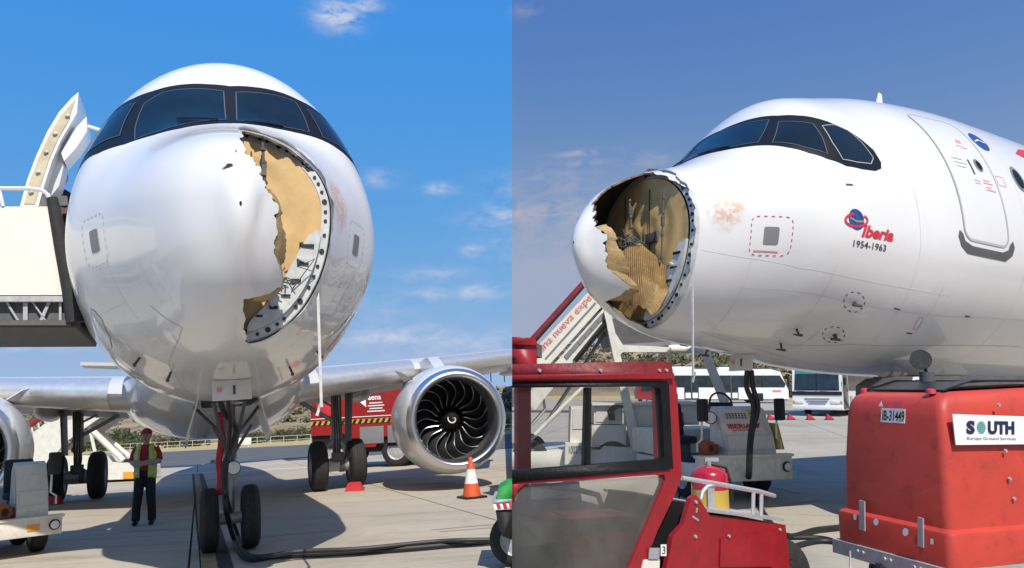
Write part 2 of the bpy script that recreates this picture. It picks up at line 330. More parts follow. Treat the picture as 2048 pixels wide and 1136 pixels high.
def text2d(s, size=1.0, width=None, bold=0.0, shear=0.0, align='LEFT', space=1.0):
    cu = bpy.data.curves.new('lettering', 'FONT'); cu.body = s; cu.size = size; cu.align_x = align; cu.align_y = 'BOTTOM_BASELINE'; cu.offset = bold; cu.shear = shear; cu.resolution_u = 3; cu.space_character = space
    ob = bpy.data.objects.new('lettering', cu); COL.objects.link(ob); dg = bpy.context.evaluated_depsgraph_get(); dg.update(); me = bpy.data.meshes.new_from_object(ob.evaluated_get(dg))
    V = [(p.co.x, p.co.y) for p in me.vertices]; Fc = [tuple(p.vertices) for p in me.polygons]
    bpy.data.objects.remove(ob); bpy.data.curves.remove(cu); bpy.data.meshes.remove(me)
    if width:
        x0 = min(v[0] for v in V); x1 = max(v[0] for v in V); V = [((x-x0)*width/(x1-x0), y) for x, y in V]
    return V, Fc
def text_plane(s, org, ux, uy, size, width=None, **k):       # lettering on a plane
    V, Fc = text2d(s, size, width, **k); org, ux, uy = Vector(org), Vector(ux).normalized(), Vector(uy).normalized(); m = MB()
    m.add([org+ux*x+uy*y for x, y in V], Fc); return m
def text_quad(s, a, b, c, **k):                              # a: lower left, b: lower right, c: upper left
    a, b, c = Vector(a), Vector(b), Vector(c); return text_plane(s, a, b-a, c-a, (c-a).length/.72, (b-a).length, **k)
# ------------------------------------------------------------------ the setting
def sheet(F, name, pts, z, m, label=None):
    mb = MB().add([(p[0], p[1], z) for p in pts], [tuple(range(len(pts)))]); CUR[0] = F
    o = link(name, mesh_of(name, mb, 0), M[m], None, FRAME[F]); tag(o, label, None, None, 'structure'); return o
GROUND_L = sheet('L', 'ground', [(-420, -40), (60, -40), (60, 1500), (-900, 1500)], -.03, 'concrete', 'wide pale concrete apron under the head-on aircraft')
GROUND_R = sheet('R', 'ground', [(-40, -40), (420, -40), (900, 1500), (-60, 1500)], -.03, 'concreteR', 'worn concrete apron under the side-on aircraft')
def slabs(F, ang, org, w, d, ymax, par, m, xr, jm):
    CUR[0] = F; R = Matrix.Rotation(ang, 4, 'Z'); mb = MB(); g = .014
    mb.add([(g, g, .022), (w-g, g, .022), (w-g, d-g, .022), (g, d-g, .022), (g, g, 0), (w-g, g, 0), (w-g, d-g, 0), (g, d-g, 0)], [(0, 1, 2, 3), (0, 4, 5, 1), (1, 5, 6, 2), (2, 6, 7, 3), (3, 7, 4, 0)])
    me = mesh_of('slab', mb, 0); n = 0
    for i in range(-14, 15):
        for j in range(-3, 16):
            c = R @ Vector(((i+.5)*w, (j+.5)*d, 0)) + Vector(org)
            if not (xr[0] < c.x < xr[1] and 1.0 < c.y < ymax): continue
            if abs(c.x) > 12+c.y*1.0: continue
            o = link('slab', me, M[m], par); o.matrix_local = Matrix.Translation((0, 0, -.022)) @ Matrix.Translation(org) @ R @ Matrix.Translation((i*w, j*d, 0)); n += 1
    j = MB().add([(xr[0]-8, -8, -.026), (xr[1]+8, -8, -.026), (xr[1]+8, ymax+6, -.026), (xr[0]-8, ymax+6, -.026)], [(0, 1, 2, 3)])
    link('joint_bed', mesh_of('joint_bed', j, 0), M[jm], par)
slabs('L', rad(22.7), (-3.2, 7.4, 0), 4.2, 3.6, 40, GROUND_L, 'concrete', (-34, 4), 'joint')
slabs('R', rad(-14), (1.1, 6.0, 0), 5.0, 5.0, 46, GROUND_R, 'concreteR', (-4, 38), 'joint')
# side of the raised right apron, where the two aprons meet
def seam_wall():
    CUR[0] = 'R'; mb = MB(); W2R = FRAME['R'].inverted(); V = []
    for Y in [0, 2, 5, 10, 20, 40, 80, 160, 320, 640, 1200]:
        o, d = ray('R', CX+.5, 1000); t = Y/d.y; p = o+d*t
        V += [(p.x+.003, Y, -.03), (p.x+.02+Y*.0002, Y, -6-Y*.2)]
    mb.add(V, [(2*i, 2*i+1, 2*i+3, 2*i+2) for i in range(len(V)//2-1)])
    o = link('retaining_wall', mesh_of('retaining_wall', mb, 0), M['concretewall'], None, FRAME['R']); tag(o, 'bare concrete retaining wall along the edge of the higher apron', 'wall', None, 'structure')
seam_wall()
def terrain(F, name, rows, nx, xr, m, label, seed, amp):
    CUR[0] = F; rng = np.random.RandomState(seed); mb = MB(); V = []
    ph = rng.rand(8)*6.28; fr = np.array([.9, 1.7, 3.1, 5.3, 9, 15, 26, 44.]); am = np.array([1, .7, .5, .35, .2, .12, .08, .05])
    for j, (Y, z) in enumerate(rows):
        for i in range(nx+1):
            x = xr[0]+(xr[1]-xr[0])*i/nx; q = x*6.28*.35+j*.37
            h = float((am*np.sin(q*fr+ph*(1+.17*j))).sum())
            V.append((x*Y, Y*(1+.02*h), z+amp*(j/len(rows))*h*z/8 + (rng.rand()-.5)*.12*z*(j > 1)))
    mb.add(V, [(j*(nx+1)+i, j*(nx+1)+i+1, (j+1)*(nx+1)+i+1, (j+1)*(nx+1)+i) for j in range(len(rows)-1) for i in range(nx)])
    o = link(name, mesh_of(name, mb, 80), M[m], None, FRAME[F]); tag(o, label, None, None, 'structure'); return o
terrain('L', 'hill', [(150, -.6), (210, 3.2), (260, 5.5), (330, 9.5), (420, 13.5), (520, 20), (600, 27), (720, 33), (900, 30)], 200, (-.9, .12), 'hill', 'dry brown hillside beyond the fence', 3, 1.0)
terrain('R', 'hill', [(105, -.6), (150, 2.6), (210, 6.5), (280, 11), (360, 17), (460, 24), (560, 29), (700, 31)], 160, (-.1, .95), 'hill', 'scrubby dry hillside behind the apron buses', 5, .8)
sheet('L', 'taxiway', [(-300, 46), (70, 40), (70, 78), (-300, 96)], -.024, 'asphalt', 'strip of dark asphalt taxiway beyond the apron')
sheet('L', 'field', [(-340, 97), (90, 79), (90, 190), (-340, 190)], -.02, 'drygrass', 'strip of dry yellow grass in front of the hills')
sheet('R', 'verge', [(-12, 84), (140, 84), (160, 135), (-14, 135)], -.02, 'drygrass', 'dry grass verge behind the buses')
def scrub(F, name, n, xr, yr, zf, label, seed, size, m):
    rng = np.random.RandomState(seed); mb = MB(); CUR[0] = F
    for k in range(n):
        Y = rng.uniform(*yr); X = Y*rng.uniform(*xr); z = zf(X, Y); s = size*rng.uniform(.5, 1.3)
        for q in range(36):
            c = Vector((X, Y, z))+Vector((rng.normal()*s*.5, rng.normal()*s*.4, abs(rng.normal())*s*.35)); a = Vector(rng.normal(size=3)).normalized()*s*.15; b = Vector(rng.normal(size=3)).normalized()*s*.13
            mb.add([c-a-b, c+a-b, c+a+b, c-a+b], [(0, 1, 2, 3)])
    o = link(name, mesh_of(name, mb, 0), M[m], None, FRAME[F]); tag(o, label, 'shrubs', None, 'stuff'); return o
def zint(rows):
    ys = [r[0] for r in rows]; zs = [r[1] for r in rows]; return lambda X, Y: float(np.interp(Y, ys, zs))
scrub('L', 'shrubs', 230, (-.75, .05), (200, 560), zint([(150, -.6), (210, 3.2), (260, 5.5), (330, 9.5), (420, 13.5), (520, 20), (600, 27)]), 'dark green scrub scattered over the brown hillside', 11, 3.2, 'leafdry')
scrub('R', 'shrubs', 420, (-.02, .5), (140, 520), zint([(105, -.6), (150, 2.6), (210, 6.5), (280, 11), (360, 17), (460, 24), (560, 29)]), 'olive scrub scattered over the hillside behind the buses', 12, 2.9, 'leafdry')
def tree(F, base, w, h, seed, label, group, leafm='leaf'):
    rng = np.random.RandomState(seed); t = Thing('bushy_tree', label, 'tree', base, F, group=group, local=True)
    tr = MB().tube([(0, 0, -.1), (.05*w, 0, h*.3), (0, .04*w, h*.7)], .05*w, 6, r2=.02*w); t.part('trunk', tr, 'bark')
    mb = MB(); cl = [(Vector((rng.normal()*w*.24, rng.normal()*w*.2, h*(.35+rng.rand()*.5))), w*rng.uniform(.14, .26)) for _ in range(11)]
    for c, r in cl:
        for q in range(80):
            d = Vector(rng.normal(size=3)).normalized()*r*rng.uniform(.5, 1.15); p = c+d; a = Vector(rng.normal(size=3)).normalized()*w*.028; b = Vector(rng.normal(size=3)).normalized()*w*.022
            mb.add([p-a-b, p+a-b, p+a+b, p-a+b], [(0, 1, 2, 3)])
    t.part('crown', mb, leafm, smooth=0)
for k, (u, w, h) in enumerate([(508, 7, 3.0), (528, 6, 3.4), (562, 7, 3.6), (580, 6.5, 4.4), (598, 6, 4.0), (614, 7, 3.6), (398, 6, 3.2), (372, 7, 4.2), (350, 6, 3.6), (330, 7, 4.6), (262, 8, 5.6), (242, 8, 7.0), (224, 8, 6.2), (205, 8, 6.5), (186, 8, 5), (1012, 7, 4.4)]):
    p = pp('L', u, 900, 118+6*(k % 3)); tree('L', (p.x, p.y, -.05), w*.65, h*.40, 30+k, 'round dark green tree in the row beyond the perimeter fence', 'trees beyond the perimeter fence', 'leaf' if k % 3 else 'leafdry')
for k, (u, w, h) in enumerate([(1352, 7, 5), (1372, 6, 4.4), (1390, 6, 4.8), (1586, 7, 3.4), (1600, 6, 2.8), (1420, 8, 4.4), (1450, 7, 4.2), (1530, 6, 3.6)]):
    p = pp('R', u, 760, 100+5*(k % 3)); tree('R', (p.x, p.y, -.05), w*.7, h*.6, 60+k, 'low olive green tree behind the parked apron buses', 'trees behind the buses', 'leafdry')
def fence():
    A = pp('L', 236, 915, 104); B = pp('L', 1060, 905, 92); A.z = B.z = 0
    t = Thing('perimeter_fence', 'long low white rail fence crossing the dry grass', 'fence', A, 'L')
    d = (B-A); n = 30
    for z in (.45, .95): t.part('rail', MB().box((A+B)/2+Vector((0, 0, z)), (d.length, .04, .05), Matrix.Rotation(math.atan2(d.y, d.x), 3, 'Z')), 'fence', smooth=0)
    proto = None
    for i in range(n+1):
        p = A+d*i/n
        if proto is None: proto = t.part('post', MB().box(p+Vector((0, -.06, .5)), (.05, .05, 1.0)), 'fence', smooth=0)
        else: copypart(proto, t.o, p-A)
fence()
b = MB(); 
for k, (u0, u1) in enumerate([(470, 502)]):
    p = pp('L', u0, 912, 88); q_ = pp('L', u1, 912, 88); b.box(((p.x+q_.x)/2, 88, .62), (q_.x-p.x, .25, .8), bev=.02); b.box((p.x+.3, 88, .1), (.1, .1, .25)); b.box((q_.x-.3, 88, .1), (.1, .1, .25))
single('taxiway_sign', b, 'conewhite', 'small white taxiway sign board on two feet by the dry grass', 'sign', 'L')
# painted markings: taxi line beside the nose wheels, faint double line, white edge line
def strip(F, name, px, w, m, z, label):
    CUR[0] = F; P = [gp(F, u, v) for u, v in px]; mb = MB(); V = []
    for i, p in enumerate(P):
        t = (P[min(i+1, len(P)-1)]-P[max(i-1, 0)]); t.z = 0; t.normalize(); nrm = Vector((-t.y, t.x, 0)); V += [p+nrm*w/2+Vector((0, 0, z)), p-nrm*w/2+Vector((0, 0, z))]
    mb.add(V, [(2*i, 2*i+1, 2*i+3, 2*i+2) for i in range(len(P)-1)]); o = link(name, mesh_of(name, mb, 0), M[m], None, FRAME[F]); tag(o, label, None, None, 'structure'); return o
M['paintyellow'] = mat('worn_yellow_paint', (.36, .24, .12), .8, var=.35, scale=4, dirt=(.12, .1, .08), dirt_amt=.9); M['paintblack'] = mat('worn_black_paint', (.045, .042, .04), .85, var=.3, scale=6)
M['paintwhite'] = mat('worn_white_paint', (.62, .60, .55), .8, var=.2, scale=2)
strip('L', 'road_marking', [(397, 948), (447, 1200)], .34, 'paintblack', .004, 'black border stripe of the taxi line beside the nose wheel'); strip('L', 'road_marking', [(388, 948), (425, 1200)], .16, 'paintblack', .004, 'black border stripe of the taxi line under the nose')
strip('L', 'road_marking', [(393, 948), (428, 1200)], .17, 'paintyellow', .008, 'faded yellow taxi line leading to the nose wheels')
strip('L', 'road_marking', [(862, 1060), (992, 1049)], .03, 'paintyellow', .004, 'thin faded yellow line near the orange cone'); strip('L', 'road_marking', [(878, 1064), (992, 1055)], .03, 'paintyellow', .004, 'second thin faded yellow line near the orange cone')
strip('L', 'road_marking', [(330, 949), (640, 934)], .5, 'paintwhite', .004, 'white edge line between concrete and asphalt')
strip('R', 'road_marking', [(1500, 1020), (1640, 1000)], .12, 'paintyellow', .004, 'worn yellow line on the ground behind the tow tractor'); strip('R', 'road_marking', [(1545, 975), (1600, 988)], .1, 'paintyellow', .004, 'short worn yellow dash behind the tow tractor')
# ------------------------------------------------------------------ aircraft body
S_L = (.961121, .897233, 1.096146); S_R = (1.033452, .958358, 1.017535)
KX = np.array([0, .12, .4, .9, 1.45, 1.9, 2.35, 2.85, 3.5, 4.5, 6.0, 9.0, 14, 22, 28, 33, 36.])
PROF = [np.array(a) for a in (
 [3.0625, 3.4272, 3.7602, 4.0503, 4.2484, 4.5113, 4.9865, 5.4323, 5.6042, 5.8182, 5.93, 5.909, 5.909, 5.909, 5.85, 5.6, 5.3],
 [3.0625, 2.7243, 2.4238, 2.167, 2.0311, 1.9937, 1.9618, 1.9108, 1.8196, 1.775, 1.80, 1.86, 1.86, 1.90, 2.9, 4.3, 4.9],
 [0.0, .2065, .5448, .8979, 1.2099, 1.4926, 1.7596, 1.8342, 1.8991, 2.0029, 2.04, 2.0314, 2.03, 2.03, 1.6, .7, .2],
 [3.0625, 3.1335, 3.1971, 3.2743, 3.3466, 3.3974, 3.368, 3.3526, 3.3812, 3.4454, 3.6258, 3.718, 3.75, 3.78, 4.2, 4.9, 5.1])]
def pchip(x, y, xq):
    h = np.diff(x); d = np.diff(y)/h; m = np.zeros(len(x))
    for i in range(1, len(x)-1):
        if d[i-1]*d[i] > 0:
            w1 = 2*h[i]+h[i-1]; w2 = h[i]+2*h[i-1]; m[i] = (w1+w2)/(w1/d[i-1]+w2/d[i])
    m[0] = d[0]; m[-1] = d[-1]; i = np.clip(np.searchsorted(x, xq)-1, 0, len(x)-2); t = (xq-x[i])/h[i]
    return (1+2*t)*(1-t)**2*y[i]+t*(1-t)**2*h[i]*m[i]+t*t*(3-2*t)*y[i+1]+t*t*(t-1)*h[i]*m[i+1]
_q = np.linspace(0, 6, 2401); _k = np.ones(41)/41
def tables(prof):
    out = []
    for p in prof:                        # round off the knots, leave the tip alone
        t = pchip(np.sqrt(KX), p, _q); pad = np.concatenate([2*t[0]-t[20:0:-1], t, np.full(20, t[-1])]); sm = np.convolve(pad, _k, 'valid'); wgt = np.clip((_q-.5)/.3, 0, 1); out.append(t*(1-wgt)+sm*wgt)
    return out
class Body:
    def __init__(s, sc, prof): s.s = sc; s.tab = tables(prof)
    def sec(s, x):
        q = math.sqrt(max(x, 0)); return [float(np.interp(q, _q, t)) for t in s.tab]
    def p(s, x, th):
        a, b, w, c = s.sec(x); S = math.sin(th); C = math.cos(th)
        return Vector((x*s.s[0], w*C*s.s[1], (c+((a-c) if S > 0 else (c-b))*S)*s.s[2]))
    def n(s, x, th):
        e = .004; x = max(x, .006); tx = s.p(x+e, th)-s.p(x-e, th); tt = s.p(x, th+e)-s.p(x, th-e); n = tt.cross(tx).normalized()
        return n if n.dot(s.p(x, th)-Vector((x*s.s[0]+.3, 0, 3.3*s.s[2]))) > 0 else -n
    def on(s, x, th, d=0): return s.p(x, th)+s.n(x, th)*d
    def th_of_z(s, x, z, left=True):                       # unscaled z to angle on the aircraft's left (y<0) side
        a, b, w, c = s.sec(x); v = (z-c)/((a-c) if z > c else (c-b)); v = max(-1, min(1, v)); t = math.asin(v); return math.pi-t if left else t
    def invert(s, P):                                      # scaled local point to (x, angle)
        x = max(P.x/s.s[0], 1e-5); a, b, w, c = s.sec(x); z = P.z/s.s[2]; y = P.y/s.s[1]; S = (z-c)/((a-c) if z > c else (c-b)); return x, math.atan2(S, y/w) % (2*math.pi)
    def patch(s, poly, d, nx=.06, nt=3.0):                 # (x, degrees) polygon -> surface patch offset by d
        bm = bmesh.new(); vs = [bm.verts.new((x, t, 0)) for x, t in poly]; bm.faces.new(vs); bmesh.ops.triangulate(bm, faces=bm.faces)
        for ax, st in ((0, nx), (1, nt)):
            lo = min(p[ax] for p in poly); hi = max(p[ax] for p in poly); k = int((hi-lo)/st)
            for i in range(1, k+1):
                c = [0, 0, 0]; c[ax] = lo+(hi-lo)*i/(k+1); nn = [0, 0, 0]; nn[ax] = 1
                bmesh.ops.bisect_plane(bm, geom=bm.verts[:]+bm.edges[:]+bm.faces[:], plane_co=c, plane_no=nn)
        bm.verts.index_update(); m = MB(); m.add([s.on(v.co.x, rad(v.co.y), d) for v in bm.verts], [tuple(v.index for v in f.verts) for f in bm.faces]); m.uv = [(v.co.x, v.co.y) for v in bm.verts]; bm.free(); return m
    def ribbon(s, line, w, d, closed=False):               # thin line of width w along (x, degrees) points
        pts = []
        n = len(line); segs = n if closed else n-1
        for i in range(segs):
            a, b = line[i], line[(i+1) % n]; L = (s.p(a[0], rad(a[1]))-s.p(b[0], rad(b[1]))).length; k = max(1, int(L/.05))
            pts += [(a[0]+(b[0]-a[0])*j/k, a[1]+(b[1]-a[1])*j/k) for j in range(k)]
        if not closed: pts.append(line[-1])
        Pn = [(s.on(x, rad(t), d), s.n(x, rad(t))) for x, t in pts]; N_ = len(Pn); V = []
        for i, (p, nn) in enumerate(Pn):
            q0 = Pn[(i-1) % N_][0] if (closed or i) else p; q1 = Pn[(i+1) % N_][0] if (closed or i < N_-1) else p; t = (q1-q0).normalized(); sd = t.cross(nn).normalized()*w/2; V += [p-sd, p+sd]
        m = MB(); m.add(V, [(2*i, 2*i+1, (2*i+3) % (2*N_), (2*i+2) % (2*N_)) for i in range(N_ if closed else N_-1)]); return m
    def text(s, body, x, z, size, width, d=.006, **k):
        V, Fc = text2d(body, size, width, **k); m = MB(); P = []
        for u, v in V:
            xx = x+u; zz = z+v; P.append(s.on(xx, s.th_of_z(xx, zz), d))
        m.add(P, Fc); return m
def rrect(x0, x1, z0, z1, r, n=4):
    out = []
    for cx, cz, a0 in ((x1-r, z1-r, 0), (x0+r, z1-r, 90), (x0+r, z0+r, 180), (x1-r, z0+r, 270)):
        for i in range(n+1): a = rad(a0+90*i/n); out.append((cx+r*math.cos(a), cz+r*math.sin(a)))
    return out
HOLE = [(.96, 96), (.80, 94), (.55, 95), (.47, 92), (.36, 95), (.28, 98), (.20, 101), (.205, 112), (.175, 122), (.17, 135), (.14, 142), (.155, 153), (.15, 164), (.19, 176), (.235, 186), (.225, 196), (.25, 205), (.24, 213), (.275, 222), (.36, 225), (.46, 228), (.52, 232), (.48, 240), (.455, 250), (.42, 266), (.53, 267), (.63, 265), (.78, 267), (.90, 264), (.99, 266), (1.061, 262),
        (1.061, 250), (1.061, 230), (1.061, 205), (1.061, 180), (1.061, 160), (1.061, 150), (1.0, 147), (.965, 141), (.93, 132), (.945, 126), (.88, 120), (.90, 113), (.93, 108), (.87, 103), (.93, 99)]
RX = 1.06
def jag(poly, amp, seed):
    rng = np.random.RandomState(seed); out = []
    for i in range(len(poly)):
        a, b = np.array(poly[i]), np.array(poly[(i+1) % len(poly)]); k = 4
        for j in range(k):
            p = a+(b-a)*j/k
            if j and a[0] < 1.03 and b[0] < 1.03: p = p+rng.normal(size=2)*np.array([amp, amp*65])
            out.append((float(p[0]), float(p[1])))
    return out
def inside(poly, x, t):
    c = False; n = len(poly); j = n-1
    for i in range(n):
        if (poly[i][1] > t) != (poly[j][1] > t) and x < (poly[j][0]-poly[i][0])*(t-poly[i][1])/(poly[j][1]-poly[i][1])+poly[i][0]: c = not c
        j = i
    return c
def near(poly, x, t, kx):                      # nearest boundary point, angle in degrees scaled by kx
    A = np.array(poly); B = np.roll(A, -1, 0); s = np.array([1, kx]); P = np.array([x, t])*s; A = A*s; B = B*s; d = B-A; u = np.clip(((P-A)*d).sum(1)/(d*d).sum(1), 0, 1); Q = A+d*u[:, None]; D = np.hypot(*(Q-P).T); i = D.argmin(); return D[i], Q[i]/s
def shell(B, poly, off, rows=84, cols=220, x1=RX, dent=True, x0=0.0, th0=0):
    bm = bmesh.new(); G = []; kx = .012
    for i in range(rows+1):
        x = (math.sqrt(x0)+(math.sqrt(x1)-math.sqrt(x0))*i/rows)**2; row = []
        for j in range(cols):
            t = th0+360*j/cols; xx = max(x, .0004); tt = t; dx = 2*math.sqrt(xx)*(math.sqrt(x1))/rows
            if xx > .04:
                D, Q = near(poly, xx, tt, kx)
                if D < .6*max(dx, 360/cols*kx) and Q[0] < x1-.002: xx, tt = float(Q[0]), float(Q[1])
            dd = off
            if dent: dd += -.009*math.exp(-((x-.11)/.05)**2-((t-196)/22)**2)+.003*math.exp(-((x-.05)/.03)**2-((t-205)/40)**2)-.004*math.exp(-((x-.16)/.05)**2-((t-178)/9)**2)
            v = bm.verts.new(B.on(xx, rad(tt), dd)); row.append((v, xx, tt))
        G.append(row)
    for i in range(rows):
        for j in range(cols):
            q = [G[i][j], G[i][(j+1) % cols], G[i+1][(j+1) % cols], G[i+1][j]]; cx = sum(a[1] for a in q)/4; ts = [a[2] for a in q]
            ct = sum(ts)/4 if max(ts)-min(ts) < 180 else 0
            if inside(poly, cx, ct): continue
            try: bm.faces.new([a[0] for a in q])
            except ValueError: pass
    bmesh.ops.remove_doubles(bm, verts=bm.verts, dist=.0006)
    bmesh.ops.delete(bm, geom=[v for v in bm.verts if not v.link_faces], context='VERTS'); return bm
def bm_part(name, bm, m, parent, smooth=35):
    bmesh.ops.recalc_face_normals(bm, faces=bm.faces); me = bpy.data.meshes.new(name); bm.to_mesh(me); bm.free()
    for p in me.polygons: p.use_smooth = True
    try: me.set_sharp_from_angle(angle=rad(smooth))
    except Exception: pass
    return link(name, me, M[m], parent)
MASK_LOW = [(1.75, 90), (1.80, 100), (1.86, 110), (1.95, 119), (2.04, 126.5), (2.2, 140), (2.33, 148), (2.5, 154), (2.72, 158.8), (2.95, 160.2), (3.16, 160.6), (3.27, 159.5)]
MASK_UP = [(3.31, 157), (3.28, 152), (3.18, 147.5), (3.06, 143), (2.9, 138.5), (2.76, 133.5), (2.62, 127), (2.5, 119), (2.43, 110), (2.36, 100), (2.31, 90)]
MASKR_LOW = [(1.74, 90), (1.70, 78), (1.70, 66), (1.78, 54), (1.93, 42), (2.15, 31), (2.45, 22), (2.8, 18.5), (3.16, 18), (3.27, 20)]
MASKR_UP = [(3.3, 23), (3.26, 28), (3.15, 33), (2.95, 38.5), (2.7, 45.5), (2.55, 52), (2.45, 60), (2.38, 72), (2.33, 82), (2.31, 90)]
PANES = [[(1.83, 92.3), (2.23, 92.3), (2.30, 104), (2.40, 117), (2.22, 121.5), (2.07, 125), (1.96, 115), (1.87, 103)],
         [(2.41, 122.5), (2.52, 129.5), (2.64, 135.5), (2.60, 144), (2.53, 152), (2.34, 145), (2.14, 131.5)],
         [(2.72, 138.5), (2.90, 139.5), (3.04, 143), (3.14, 149), (3.20, 155.5), (3.12, 158), (2.90, 157.6), (2.70, 156), (2.68, 148)]]
PANES_R = [[(1.83, 87.5), (2.23, 87.5), (2.28, 76), (2.34, 64), (2.3, 56.5), (2.05, 49.5), (1.88, 46.5), (1.80, 58), (1.79, 72)],
           [(2.40, 53), (2.55, 46), (2.62, 42), (2.56, 32), (2.5, 25.5), (2.28, 32), (2.09, 42.5)],
           [(2.72, 40), (2.95, 35.5), (3.12, 30), (3.18, 23.5), (2.9, 22), (2.68, 23)]]
def set_normals(o, B, dents=False):
    N_ = []; me = o.data
    base = [v.normal.copy() for v in me.vertices]
    for v, b0 in zip(me.vertices, base):
        x, t = B.invert(v.co); n = B.n(x, t) if x > .02 else b0
        if dents:
            k = min(1, max(0, (x-.45)/.3)); b0 = b0 if b0.dot(n) > 0 else -b0; n = (n*k+b0*(1-k)).normalized()
        N_.append(n if x < 35 else b0)
    try: me.normals_split_custom_set_from_vertices(N_)
    except Exception as e: print('normals', e)
def build_nose(T, B, sd):
    root = T.o; ac = 'AL' if sd == 'L' else 'AR'
    # main body
    mb = MB(); xs = list(np.linspace(RX, 3.6, 52))+list(np.linspace(3.75, 9, 26))+list(np.linspace(9.8, 36, 26)); n = 120; V = []
    for x in xs: V += [B.p(x, 2*math.pi*k/n) for k in range(n)]
    mb.add(V, [(i*n+k, i*n+(k+1) % n, (i+1)*n+(k+1) % n, (i+1)*n+k) for i in range(len(xs)-1) for k in range(n)]+[tuple(range((len(xs)-1)*n, len(xs)*n))])
    bvh = BVHTree.FromPolygons([tuple(v) for v in mb.v], mb.f)
    body = T.part('fuselage', mb, 'white', smooth=60); set_normals(body, B)
    def H(u, v):
        o, d = ray(ac, u, v); p, nn, i, dist = bvh.ray_cast(o, d.normalized()); return B.invert(p) if p else None
    def HD(px): return [(a[0], math.degrees(a[1])) for a in (H(*q) for q in px) if a]
    # radome with its torn opening
    hole = jag(HOLE, .010, 3); bm = shell(B, hole, 0)
    ed = MB()
    for e in bm.edges:
        if len(e.link_faces) == 1:
            a_, b_ = e.verts[0].co, e.verts[1].co
            if (a_.x+b_.x)/2 > 1.05*B.s[0]: continue
            qa, qb = [B.on(*B.invert(p), -.024) for p in (a_, b_)]
            ed.add([a_, b_, qb, qa], [(0, 1, 2, 3)])
    rd = bm_part('radome', bm, 'white', root); set_normals(rd, B, True); rd['label'] = 'white radome with a jagged hole torn in its side'; T.part('torn_edge', ed, 'tornedge', rd, smooth=0)
    hole2 = jag([(x+(.012 if x < .9 else 0), t) for x, t in HOLE], .009, 5); bm = shell(B, hole2, -.022, rows=60, cols=160, dent=True, x0=.02); bm_part('inner_skin', bm, 'char', rd)
    # curled flap of honeycomb along the lower torn edge
    fl = MB(); V = []; edge = [(.15, 164), (.235, 186), (.225, 196), (.25, 205), (.24, 213), (.275, 222), (.36, 225), (.46, 228), (.52, 232), (.48, 240), (.455, 250), (.42, 264)]
    rng = np.random.RandomState(4); edge = [(a[0]+(b[0]-a[0])*j/5, a[1]+(b[1]-a[1])*j/5) for a, b in zip(edge, edge[1:]) for j in range(5)]
    for i, (x, t) in enumerate(edge):
        w = .05+.13*math.exp(-((t-216)/16)**2)+.06*math.exp(-((t-246)/9)**2)+.02*rng.rand()
        for k in range(5): V.append(B.on(x+w*k/4, rad(t), -.012-.006*k-.02*(k/4)**2))
    fl.add(V, [(i*5+k, i*5+k+1, i*5+k+6, i*5+k+5) for i in range(len(edge)-1) for k in range(4)]); T.part('torn_flap', fl, 'comb', rd)
    # corrugated core pushed in at the bottom of the opening
    if sd == 'R':
        cm = MB(); V = []; nu, nv = 104, 26
        for i in range(nu+1):
            u = i/nu; wob = 4*math.sin(u*9)+2.5*math.sin(u*23+1); tpx = (1236+110*u, 512-24*math.sin(math.pi*min(1, u*1.25)**.8)+20*u*u+wob*.6); bpx = (1250+62*u, 606+20*u+wob)
            for j in range(nv+1):
                v = j/nv; ux, vy = bpx[0]+(tpx[0]-bpx[0])*v+14*math.sin(math.pi*v)*(u-.4), bpx[1]+(tpx[1]-bpx[1])*v
                y = (-.10-.46*u-.07*math.sin(math.pi*v)*math.sin(math.pi*u)+.05*(v > .62)*(v-.62)-.012*math.sin(u*2*math.pi*26)*(1 if v > .5 else .35))*B.s[1]; p = onplane('AR', ux, vy, (0, y, 0), (0, 1, 0)); p.x = min(p.x, .985*B.s[0]); V.append(p)
        cm.add(V, [(i*(nv+1)+j, i*(nv+1)+j+1, (i+1)*(nv+1)+j+1, (i+1)*(nv+1)+j) for i in range(nu) for j in range(nv)]); T.part('honeycomb_core', cm, 'comb', rd, smooth=70)
    # bulkhead, lining pieces and the ring that carried the radome
    bk = MB(); V = [Vector((1.0*B.s[0], 0, 3.15*B.s[2]))]; nr, nt = 14, 72; rng = np.random.RandomState(9)
    for i in range(1, nr+1):
        for k in range(nt):
            q = B.p(1.05, 2*math.pi*k/nt); c = V[0]; p = c+(q-c)*(i/nr*.885); p.x = (1.0-.012*math.exp(-((i-5)/3.)**2)*math.sin(k*.35)**2-.008*math.sin(i*1.3+k*.21)*(i < nr-1))*B.s[0]; V.append(p)
    F_ = [(0, 1+k, 1+(k+1) % nt) for k in range(nt)]+[(1+(i-1)*nt+k, 1+i*nt+k, 1+i*nt+(k+1) % nt, 1+(i-1)*nt+(k+1) % nt) for i in range(1, nr) for k in range(nt)]
    bk.add(V, F_); bh = T.part('bulkhead', bk, 'tan', smooth=50)
    for y_ in (-.16, .35): T.part('blanket_seam', MB().box((.982*B.s[0], y_*B.s[1], 3.30*B.s[2]), (.006, .012, 1.1)), 'char', bh)
    rg = MB(); V = []; nt = 120; c = Vector((1.0*B.s[0], 0, 3.15*B.s[2]))
    for k in range(nt):
        q = B.p(1.06, 2*math.pi*k/nt); d = (Vector((0, q.y, q.z))-Vector((0, c.y, c.z))); d.normalize()
        for (dx, dr) in ((-.035, -.025), (-.045, -.105), (.0, -.125), (.012, -.03), (0, -.012)):
            V.append(Vector((q.x+dx, q.y, q.z))+d*dr)
    rg.add(V, [(k*5+j, k*5+(j+1) % 5, ((k+1) % nt)*5+(j+1) % 5, ((k+1) % nt)*5+j) for k in range(nt) for j in range(5)]); ring = T.part('mounting_ring', rg, 'ring')
